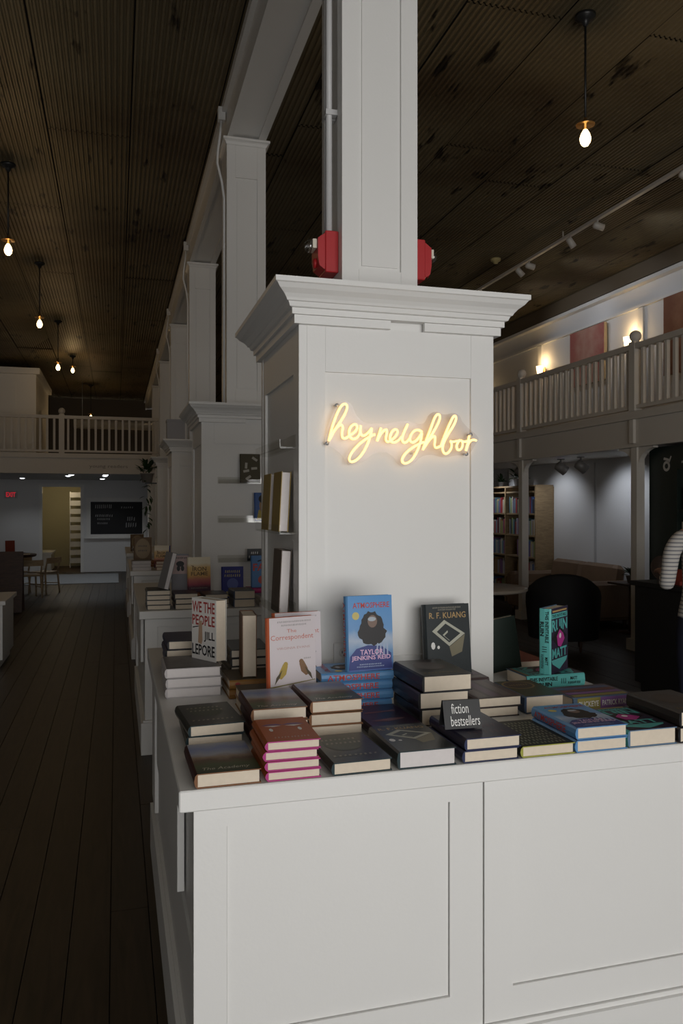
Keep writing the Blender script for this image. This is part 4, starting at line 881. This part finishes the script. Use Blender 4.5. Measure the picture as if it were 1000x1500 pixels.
# black tub chair
BF = mat('black_fabric', (.006, .006, .007), .8)
t = thing('tub_chair', 'black tub armchair with its back to the counter', 'chair', (4.70, 7.72, 0), (0, 0, R(150)))
vs = []; fs = []; nseg = 22
for i in range(nseg+1):
    a = R(-25+230*i/nseg); hh = .50+.32*max(0, math.sin(a))**.6 if math.sin(a) > 0 else .50
    for rr, z_ in ((.37, .14), (.40, hh), (.36, hh+.03), (.31, hh-.01), (.30, .14)): vs.append((rr*math.cos(a), rr*math.sin(a), z_))
for i in range(nseg):
    for k in range(5): fs.append([i*5+k, i*5+(k+1) % 5, i*5+5+(k+1) % 5, i*5+5+k])
fs += [[4, 3, 2, 1, 0], [nseg*5+k for k in range(5)]]
MB().add(vs, fs, True).obj('shell', BF, t); MB().lathe([(.28, .20), (.295, .23), (.295, .41), (.26, .45), (0, .455)], n=24).obj('seat_cushion', BF, t)
for a in (45, 135, 225, 315): MB().lathe([(.012, 0), (.018, .1995 if a > 200 else .14)], (.25*math.cos(R(a)), .25*math.sin(R(a)), 0), 8).obj('leg', DWOOD, t)
# reading table and chair
t = thing('round_table', 'round pale-topped table beside the gallery post', 'table', (3.72, 7.75, 0))
MB().lathe([(.0, .665), (.48, .665), (.50, .675), (.50, .698), (.49, .705), (0, .705)], n=36).obj('tabletop', mat('pale_top', (.40, .35, .29), .4), t); MB().lathe([(.04, .03), (.035, .6645)], n=14).obj('stem', BLACK, t); MB().lathe([(.26, 0), (.26, .012), (.05, .03), (0, .0301)], n=24).obj('base', BLACK, t)
def wood_chair(lb, x, y, rz, m, sh=.44, back=.80, name='wooden_chair', group=None):
    t = thing(name, lb, 'chair', (x, y, 0), (0, 0, R(rz)), group)
    bx('seat', m, t, -.19, .19, -.18, .18, sh-.03, sh, bev=.008)
    for a in (-1, 1):
        MB().tube([(a*.18, -.18, 0), (a*.165, -.16, sh-.031)], [.014, .018], 8).obj('leg', m, t); MB().tube([(a*.18, .20, 0), (a*.165, .165, sh-.031)], [.014, .018], 8).obj('leg', m, t)
        MB().tube([(a*.165, .165, sh+.001), (a*.17, .21, back)], [.016, .013], 8).obj('back_post', m, t)
        MB().tube([(a*.172, -.155, sh*.45), (a*.172, .17, sh*.45)], .009, 6).obj('stretcher', m, t)
    MB().box(-.19, .19, -.011, .011, 0, .10, M=Matrix.Translation((0, .222, back-.05))).obj('backrest', m, t)
wood_chair('dark red-brown wooden chair at the pale round table', 3.98, 8.52, 0, wood_mat('cherry', (.06, .018, .008), (.13, .05, .022), .4, (3, 3, 20), .1))
# dark green built-in bookcase between the gallery posts
DG = mat('bottle_green_paint', (.010, .018, .014), .4)
d = thing('built_in_bookcase', 'dark green built-in bookcase between the gallery posts', 'bookcase', (5.545, 5.0, 0))
bx('end_panel', DG, d, 0, .36, 1.94, 2.38, 0, 2.19); bx('end_panel', DG, d, 0, .36, 0, .05, 0, 2.19); bx('header', DG, d, 0, .36, .0505, 1.9395, 1.94, 2.19); bx('back_panel', DG, d, .345, .36, .0505, 1.9395, 0, 1.9395)
for z_ in (.10, .48, .84, 1.17, 1.50): bx('shelf', DG, d, .02, .3445, .0505, 1.9395, z_, z_+.03)
MB().add([(-.0015, 2.10+.055*math.cos(a), 1.98+.055*math.sin(a)) for a in [R(15*k) for k in range(24)]]+[(-.0015, 2.10+.027*math.cos(a), 1.98+.027*math.sin(a)) for a in [R(15*k) for k in range(24)]], [[k, (k+1) % 24, 24+(k+1) % 24, 24+k] for k in range(24)]).add([(-.0015, 2.15, 2.05), (-.0015, 2.06, 2.03), (-.0015, 2.06, 2.055), (-.0015, 2.14, 2.075)], [(0, 1, 2, 3)]).add([(-.0015, 2.06, 2.0), (-.0015, 2.02, 2.08), (-.0015, 2.035, 2.085), (-.0015, 2.075, 2.02)], [(0, 1, 2, 3)]).obj('emblem', mat('emblem_white', (.5, .48, .44), .5), d)
mb = MB(); ticks(mb, .0015, Matrix(((0, 0, -1, 0), (-1, 0, 0, 0), (0, 1, 0, 0), (0, 0, 0, 1))), -1.88, -1.0, 2.0, .025, 20); mb.obj('lettering', MATS['emblem_white'], d)
random.seed(5)
for si, z_ in enumerate((.48, .84, 1.17, 1.50)):
    y = 1.0
    while y < 1.88:
        ci = random.choice((2, 4, 7, 3, 6, 9)); th = random.choice((.03, .04, .05)); hh = random.choice((.20, .22, .24)); me, pg = shelf_book(ci, th, hh, .16)
        t = thing('shelved_book', '%s %s %s book on the %s shelf of the dark green bookcase' % (HN[hh], TN[th], COLN[ci], ('lowest filled', 'second', 'third', 'top')[si]), 'book', (5.545+.20, 5.0+y+th/2, z_+.0305), group='books in the dark green bookcase')
        link('cover', me, t); link('pages', pg, t); y += th+.0015
# black service counter and what stands on it
t = thing('service_counter', 'black service counter in front of the dark green bookcase', 'counter', (4.20, 5.02, 0))
BK = mat('black_counter', (.008, .008, .009), .5)
bx('body', BK, t, .03, 1.02, .03, .80, .08, .889); bx('countertop', BK, t, 0, 1.05, 0, .83, .89, .93, bev=.004); bx('toe_kick', BK, t, .06, .99, .07, .76, 0, .0795); bx('front_panel', BK, t, .08, .50, .018, .0295, .18, .82); bx('front_panel', BK, t, .56, .98, .018, .0295, .18, .82)
t = thing('wicker_tray', 'round dark wicker tray propped on the black counter', 'basket', (4.38, 5.70, .9315))
MB().lathe([(.0, 0), (.09, 0), (.105, .03), (.098, .03), (.086, .01), (0, .01)], n=24, M=Matrix.Translation((0, 0, .106)) @ Matrix.Rotation(R(80), 4, 'X')).obj('tray', mat('wicker', (.03, .016, .009), .7, noise=.5, nscale=60), t)
t = thing('gift_box', 'small red folded display box on the black counter', 'box', (4.36, 5.38, .9315)); MB().prism([(-.07, 0), (.07, 0), (.015, .12), (-.015, .12)], -.05, .05).obj('body', mat('box_red', (.25, .03, .02), .5), t); bx('base_rim', MATS['box_red'], t, -.085, .085, -.065, -.0505, 0, .03)
plant('low spiky plant on the dark side table by the sofa', 6.12, 8.50, .621, .15, 24)
t = thing('side_table', 'dark wooden side table at the sofa end', 'table', (6.12, 8.50, 0)); bx('tabletop', DWOOD, t, -.2, .2, -.2, .2, .595, .62, bev=.004); MB().lathe([(.03, .02), (.025, .5945)], n=12).obj('stem', DWOOD, t); MB().lathe([(.15, 0), (.15, .012), (.03, .02), (0, .0201)], n=20).obj('base', DWOOD, t)
# person
def person():
    V = []; E_ = []; RR = []
    def v(p, r): V.append(p); RR.append(r); return len(V)-1
    def chain(i, pts):
        for p, r in pts:
            j = v(p, r); E_.append((i, j)); i = j
        return i
    pel = v((0, 0, .93), (.155, .115))
    ch = chain(pel, [((0, 0, 1.05), (.135, .10)), ((0, .0, 1.18), (.145, .105)), ((0, .0, 1.31), (.155, .10)), ((0, .0, 1.39), (.11, .075))])
    chain(ch, [((0, -.005, 1.45), (.05, .05)), ((0, -.02, 1.52), (.062, .07)), ((0, -.02, 1.60), (.075, .09)), ((0, -.015, 1.66), (.06, .07))])
    for s in (-1, 1):
        sh = chain(ch, [((s*.15, 0, 1.375), (.058, .058)), ((s*.20, .0, 1.30), (.052, .052)), ((s*.235, .02, 1.10), (.042, .042))])
        wr = chain(sh, [((s*.20, -.10, 1.11), (.034, .034)), ((s*.16, -.20, 1.15), (.026, .026)), ((s*.145, -.25, 1.165), (.034, .022))])
        for k, (dx, L) in enumerate(((-.024, .062), (-.008, .075), (.008, .07), (.024, .055))): chain(wr, [((s*(.145+dx), -.295, 1.165), (.0095, .0095)), ((s*(.145+dx), -.265-L, 1.15), (.008, .008))])
        chain(wr, [((s*.108, -.255, 1.165), (.011, .011)), ((s*.092, -.285, 1.158), (.009, .009))])
        chain(pel, [((s*.09, 0, .84), (.088, .092)), ((s*.095, 0, .66), (.075, .078)), ((s*.098, -.005, .48), (.055, .058)), ((s*.10, .01, .30), (.05, .054)), ((s*.10, .015, .10), (.036, .038)), ((s*.10, -.01, .045), (.040, .042)), ((s*.105, -.14, .035), (.038, .028))])
    me = bpy.data.meshes.new('body'); me.from_pydata(V, E_, []); o = bpy.data.objects.new('body', me); COL.objects.link(o)
    sk = o.modifiers.new('skin', 'SKIN'); sd = me.skin_vertices[0].data
    for i, r in enumerate(RR): sd[i].radius = r
    sd[0].use_root = True
    o.modifiers.new('sub', 'SUBSURF').levels = 2
    dg = bpy.context.evaluated_depsgraph_get(); m2 = bpy.data.meshes.new_from_object(o.evaluated_get(dg)); bpy.data.objects.remove(o)
    st = bpy.data.materials.new('striped_shirt'); st.use_nodes = True; nt = st.node_tree; b = nt.nodes['Principled BSDF']; b.inputs['Roughness'].default_value = .8
    tc = nt.nodes.new('ShaderNodeTexCoord'); wv = nt.nodes.new('ShaderNodeTexWave'); wv.bands_direction = 'Z'; wv.inputs['Scale'].default_value = 14; rp = nt.nodes.new('ShaderNodeValToRGB')
    rp.color_ramp.elements[0].color = (.20, .20, .22, 1); rp.color_ramp.elements[0].position = .12; rp.color_ramp.elements[1].color = (.60, .57, .53, 1); rp.color_ramp.elements[1].position = .35
    nt.links.new(tc.outputs['Object'], wv.inputs['Vector']); nt.links.new(wv.outputs['Color'], rp.inputs[0]); nt.links.new(rp.outputs[0], b.inputs['Base Color'])
    for m in (mat('skin', (.48, .28, .20), .5), st, mat('navy_trousers', (.010, .012, .030), .8), mat('dark_shoes', (.02, .016, .014), .5)): m2.materials.append(m)
    for p in m2.polygons:
        c = p.center; p.use_smooth = True; ax = abs(c.x)
        if c.z > 1.415: i = 0
        elif c.z < .085: i = 3
        elif c.y < -.19 and c.z > .95: i = 0
        elif c.z > .90: i = 1
        else: i = 2
        p.material_index = i
    t = thing('person', 'person in white striped shirt and navy trousers standing by the black counter', 'person', (3.275, 3.85, 0), (0, 0, R(165)))
    link('body', m2, t)
    H = mat('fair_hair', (.28, .19, .10), .6, noise=.3, nscale=30)
    vs = []; fs = []; n = 18
    for k in range(9):
        a = R(90-20*k) if k < 5 else None
        for i in range(n):
            th = 2*math.pi*i/n; fr = max(0, -math.sin(th))
            z_ = 1.765-.022*k*k/2 if k < 5 else 1.589-(k-4)*.05*(1-fr)
            r_ = (.0, .055, .085, .098, .102, .104, .104, .100, .085)[k]
            if k >= 4: z_ = max(z_, 1.62) if fr > .35 else z_
            vs.append((r_*.86*math.cos(th), -.005+r_*1.02*math.sin(th)+(.014 if fr > .35 and k > 3 else 0), z_))
    for k in range(8):
        for i in range(n): fs.append([k*n+i, (k+1)*n+i, (k+1)*n+(i+1) % n, k*n+(i+1) % n])
    MB().add(vs, fs, True).obj('hair', H, t)
    f = MB()
    for s in (-1, 1): f.lathe([(0, -.009), (.008, -.005), (.010, 0), (.008, .005), (0, .009)], (s*.030, -.104, 1.585), 10)
    f.obj('eyes', K_, t); MB().lathe([(0, -.018), (.012, -.012), (.010, .006), (.004, .03), (0, .034)], (0, -.112, 1.555), 10).obj('nose', MATS['skin'], t); MB().box(-.022, .022, -.098, -.088, 1.512, 1.524, bev=.003).obj('mouth', mat('lips', (.40, .14, .12), .5), t)
person()

# ================================================================ BACK OF THE SHOP
# passage behind the doorway
pr = mat('passage_wall', (.46, .42, .26), .7)
wall('wall_passage', 'yellowish passage wall seen through the doorway', -2.6, -.2, 22.2, 22.3, 0, 2.19, m=pr); wall('wall_passage_left', 'side wall of the passage', -2.7, -2.6, 20.15, 22.3, 0, 2.19, m=pr); wall('wall_passage_right', 'other side wall of the passage', -.2, -.1, 20.15, 22.3, 0, 2.19, m=pr)
tag(bx('floor_passage', DWOOD, None, -2.7, -.1, 20.0, 22.3, -.1, -.002), 'dark passage floor beyond the doorway', 'floor', kind='structure')
dr = thing('door_1', 'open white-cased doorway in the back wall', 'doorway', (-1.245, YB, 0), kind='structure')
bx('casing', WHITE, dr, -.50, -.43, -.02, -.0005, 0, 2.03); bx('casing', WHITE, dr, .43, .50, -.02, -.0005, 0, 2.03); bx('head_casing', WHITE, dr, -.50, .50, -.02, -.0005, 2.0305, 2.11)
t = thing('bench', 'low white bench in the passage', 'bench', (-1.75, 21.2, 0)); bx('seat', WHITE, t, -.25, .25, -.6, .6, .40, .45); bx('body', WHITE, t, -.22, .22, -.57, .57, 0, .3995)
t = thing('slatted_shelf', 'tall white slatted shelf in the passage', 'shelf', (-.98, 21.6, 0)); bx('side_panel', WHITE, t, -.16, -.14, -.15, .15, 0, 1.95); bx('side_panel', WHITE, t, .14, .16, -.15, .15, 0, 1.95)
for k in range(9): bx('shelf', WHITE, t, -.1395, .1395, -.15, .15, .12+.21*k, .25+.21*k)
l = bpy.data.lights.new('passage_light', 'POINT'); l.energy = 5; l.color = (1, .8, .5); l.shadow_soft_size = .1
t = thing('ceiling_bulb', 'round ceiling lamp in the passage', 'lamp', (-1.3, 21.0, 2.19)); MB().lathe([(0, -.06), (.06, -.045), (.09, -.01), (.09, -.0005)], n=16).obj('globe', mat('globe_glow', (1, .9, .7), .4, emit=(1, .8, .5), estr=1.5), t); lo = bpy.data.objects.new('bulb_light', l); COL.objects.link(lo); lo.parent = t; lo.location = (0, 0, -.18)
# chalkboard
t = thing('chalkboard', 'white-framed black chalkboard on the back wall', 'chalkboard', (.013, YB, .90))
bx('slate', mat('slate_black', (.008, .009, .012), .6), t, -.60, .60, -.015, -.0005, 0, .78)
for a in ((-.70, .70, -.10, -.0005), (-.70, .70, .7805, .88)): bx('frame_rail', WHITE, t, a[0], a[1], -.025, -.0005, a[2], a[3])
for a in (-.70, .6005): bx('frame_stile', WHITE, t, a, a+.0995, -.025, -.0005, 0, .78)
bx('chalk_tray', WHITE, t, -.72, .72, -.07, -.0255, -.10, -.075)
random.seed(9); mb = MB(); Mc = Matrix.Rotation(R(90), 4, 'X')
for x_, y_, w_, h_, n in ((-.50, .62, .40, .10, 9), (-.50, .42, .42, .06, 9), (-.45, .34, .3, .05, 8), (-.45, .24, .25, .05, 7), (.20, .16, .28, .12, 5), (.24, .32, .2, .1, 4), (.1, .62, .3, .05, 6)): ticks(mb, .0158, Mc, x_, x_+w_, y_, h_, n)
tag(mb.obj('chalk_marks', mat('chalk', (.30, .30, .30), .9), t), kind='stuff')
t = thing('exit_sign', 'small red exit sign on the back wall', 'sign', (-2.36, YB, 1.76)); bx('housing', mat('exit_white', (.5, .5, .5), .5), t, -.14, .14, -.04, -.0005, 0, .17)
mb = MB(); add_text(mb, 'EXIT', -.105, .105, .03, .14, .0405, .03, Mc); mb.obj('lettering', mat('exit_red', (.5, .01, .01), .4, emit=(1, .03, .06), estr=.35), t)
# recessed cans in the back soffit
CAN = mat('can_glow', (1, 1, 1), .4, emit=(.9, .95, 1), estr=3.5)
for i, (x_, y_) in enumerate(((-2.45, 16.95), (-.95, 17.3), (-.86, 16.75), (-.22, 17.1), (-.20, 16.6), (-2.0, 18.9), (.6, 18.4), (-.3, 18.9), (2.4, 17.2))):
    t = thing('recessed_light', 'recessed round light in the back gallery soffit', 'lamp', (x_, y_, GS), group='recessed lights under the back gallery')
    MB().lathe([(.055, -.0005), (.075, -.0005), (.075, -.004), (.055, -.004)], n=18).obj('trim_ring', WHITE, t); MB().lathe([(0, -.022), (.035, -.018), (.054, -.006), (.054, -.001)], n=18).obj('lens', CAN, t)
    l = bpy.data.lights.new('can_light', 'SPOT'); l.energy = 7; l.color = (.92, .96, 1); l.spot_size = R(130); l.spot_blend = .6; l.shadow_soft_size = .05
    lo = bpy.data.objects.new('can_light', l); COL.objects.link(lo); lo.parent = t; lo.location = (0, 0, -.08)
t = tag(bx('rug', mat('pale_rug', (.24, .25, .26), .95, noise=.15, nscale=30), None, -2.3, .05, 16.9, 19.3, .0005, .012), 'pale grey rug before the back wall', 'rug')
# round table, stools, low table, dark stand on the long aisle
t = thing('round_table', 'round table with books on it near the long aisle stools', 'table', (-1.90, 14.45, 0)); MB().lathe([(0, .715), (.58, .715), (.60, .73), (.60, .755), (0, .755)], n=36).obj('tabletop', DWOOD, t); MB().lathe([(.05, .03), (.045, .7145)], n=14).obj('stem', DWOOD, t); MB().lathe([(.28, 0), (.28, .015), (.06, .03), (0, .0301)], n=24).obj('base', DWOOD, t)
for x_, y_, rz, lb in ((-1.45, 14.62, 200, 'pale wooden chair with its back to the aisle, tucked at the dark table'), (-1.25, 15.25, 235, 'pale wooden chair at the dark round table, on the rug side'), (-1.75, 15.35, 330, 'pale wooden chair at the dark round table, by the back wall side')):
    wood_chair(lb, x_, y_, rz, LWOOD, .40, .60, 'low_chair', 'pale wooden chairs at the dark table')
book('redflat', 'rust-red book standing on the dark round table', -1.72, 14.45, .756, 20, True, -5, 'books on the dark round table'); book('cook', 'brown book with an ochre oval on the dark round table', -1.98, 14.40, .756, -10, True, -5, 'books on the dark round table'); book('mixed', 'mauve-brown book lying on the dark round table', -1.50, 14.25, .756, 30, group='books on the dark round table')
t = thing('floor_stand', 'dark wooden A-frame stand beside the long aisle', 'stand', (-1.55, 12.7, 0))
for s in (-1, 1): MB().box(-.22, .22, -.012, .012, 0, .90, M=Matrix.Translation((0, s*.17, .003)) @ Matrix.Rotation(R(s*10), 4, 'X')).obj('panel', DWOOD, t)
t = thing('display_table', 'low white display table at the edge of the long aisle', 'table', (-1.02, 8.22, 0)); bx('tabletop', WHITE, t, -.95, 0, 0, .9, .61, .65, bev=.003); bx('body', WHITE, t, -.93, -.03, .03, .87, .08, .6095); bx('plinth', WHITE, t, -.90, -.06, .06, .84, 0, .0795)
# hanging plant on the fourth pillar, grey box on the third crown
hp = plant('dark trailing plant on a bracket beside the fourth pillar', .46, 12.62, 1.93, .26, 46, True, .85, 'trailing_plant'); bx('bracket', BLACK, hp, -.03, .144, -.015, .015, -.02, -.001)
t = thing('storage_box', 'grey storage box on the crown of the third pillar', 'box', (.655, 9.30, 2.318)); bx('body', mat('box_grey', (.33, .33, .35), .6), t, -.10, .10, -.09, .09, 0, .20); bx('lid', MATS['box_grey'], t, -.105, .105, -.095, .095, .2005, .23)
# upstairs at the back: white room block, duct
t = thing('loft_room', 'white panelled room block upstairs at the back', 'room block', (-3.25, 19.0, GF)); bx('body', WHITE, t, -1.4, 1.6, -.8, 2.4, .0, 1.80); bx('cornice', WHITE, t, -1.45, 1.68, -.88, 2.45, 1.8005, 1.93); bx('panel_frame', WHITE, t, .1, 1.2, -.815, -.8005, .15, 1.6)
t = thing('air_duct', 'silver round air duct hung above the back gallery', 'duct', (0, 20.6, 3.62)); MB().lathe([(.14, -1.0), (.14, 4.5)], n=20, M=Matrix.Rotation(R(90), 4, 'Y')).obj('pipe', STEEL, t)
for x_ in (-.8, 1.0, 2.8): MB().lathe([(.148, -.02), (.148, .02)], n=20, M=Matrix.Translation((x_, 0, 0)) @ Matrix.Rotation(R(90), 4, 'Y')).obj('joint_band', STEEL, t); MB().lathe([(.006, .1485), (.006, 1.04)], (x_, 0, 0), 6).obj('hanger', STEEL, t)
# surface cables down the aisle side of the columns
for i in range(1, 5):
    y = 3.05+SP*i
    t = thing('cable', 'white cable drooping from the beam to a column, %s' % ('second along', 'third along', 'fourth along', 'fifth along')[i-1], 'cable', (.79, y-.10, 4.50), group='cables on the columns')
    MB().tube([(-.005, 0, .05), (-.012, 0, -.05), (-.03, 0, -.18), (-.035, 0, -.28), (.0, 0, -.42), (.018, 0, -.55), (.018, 0, -2.15)], .010, 8).obj('cord', WHITE, t); bx('junction_box', WHITE, t, -.03, .024, -.03, .03, .05, .15)
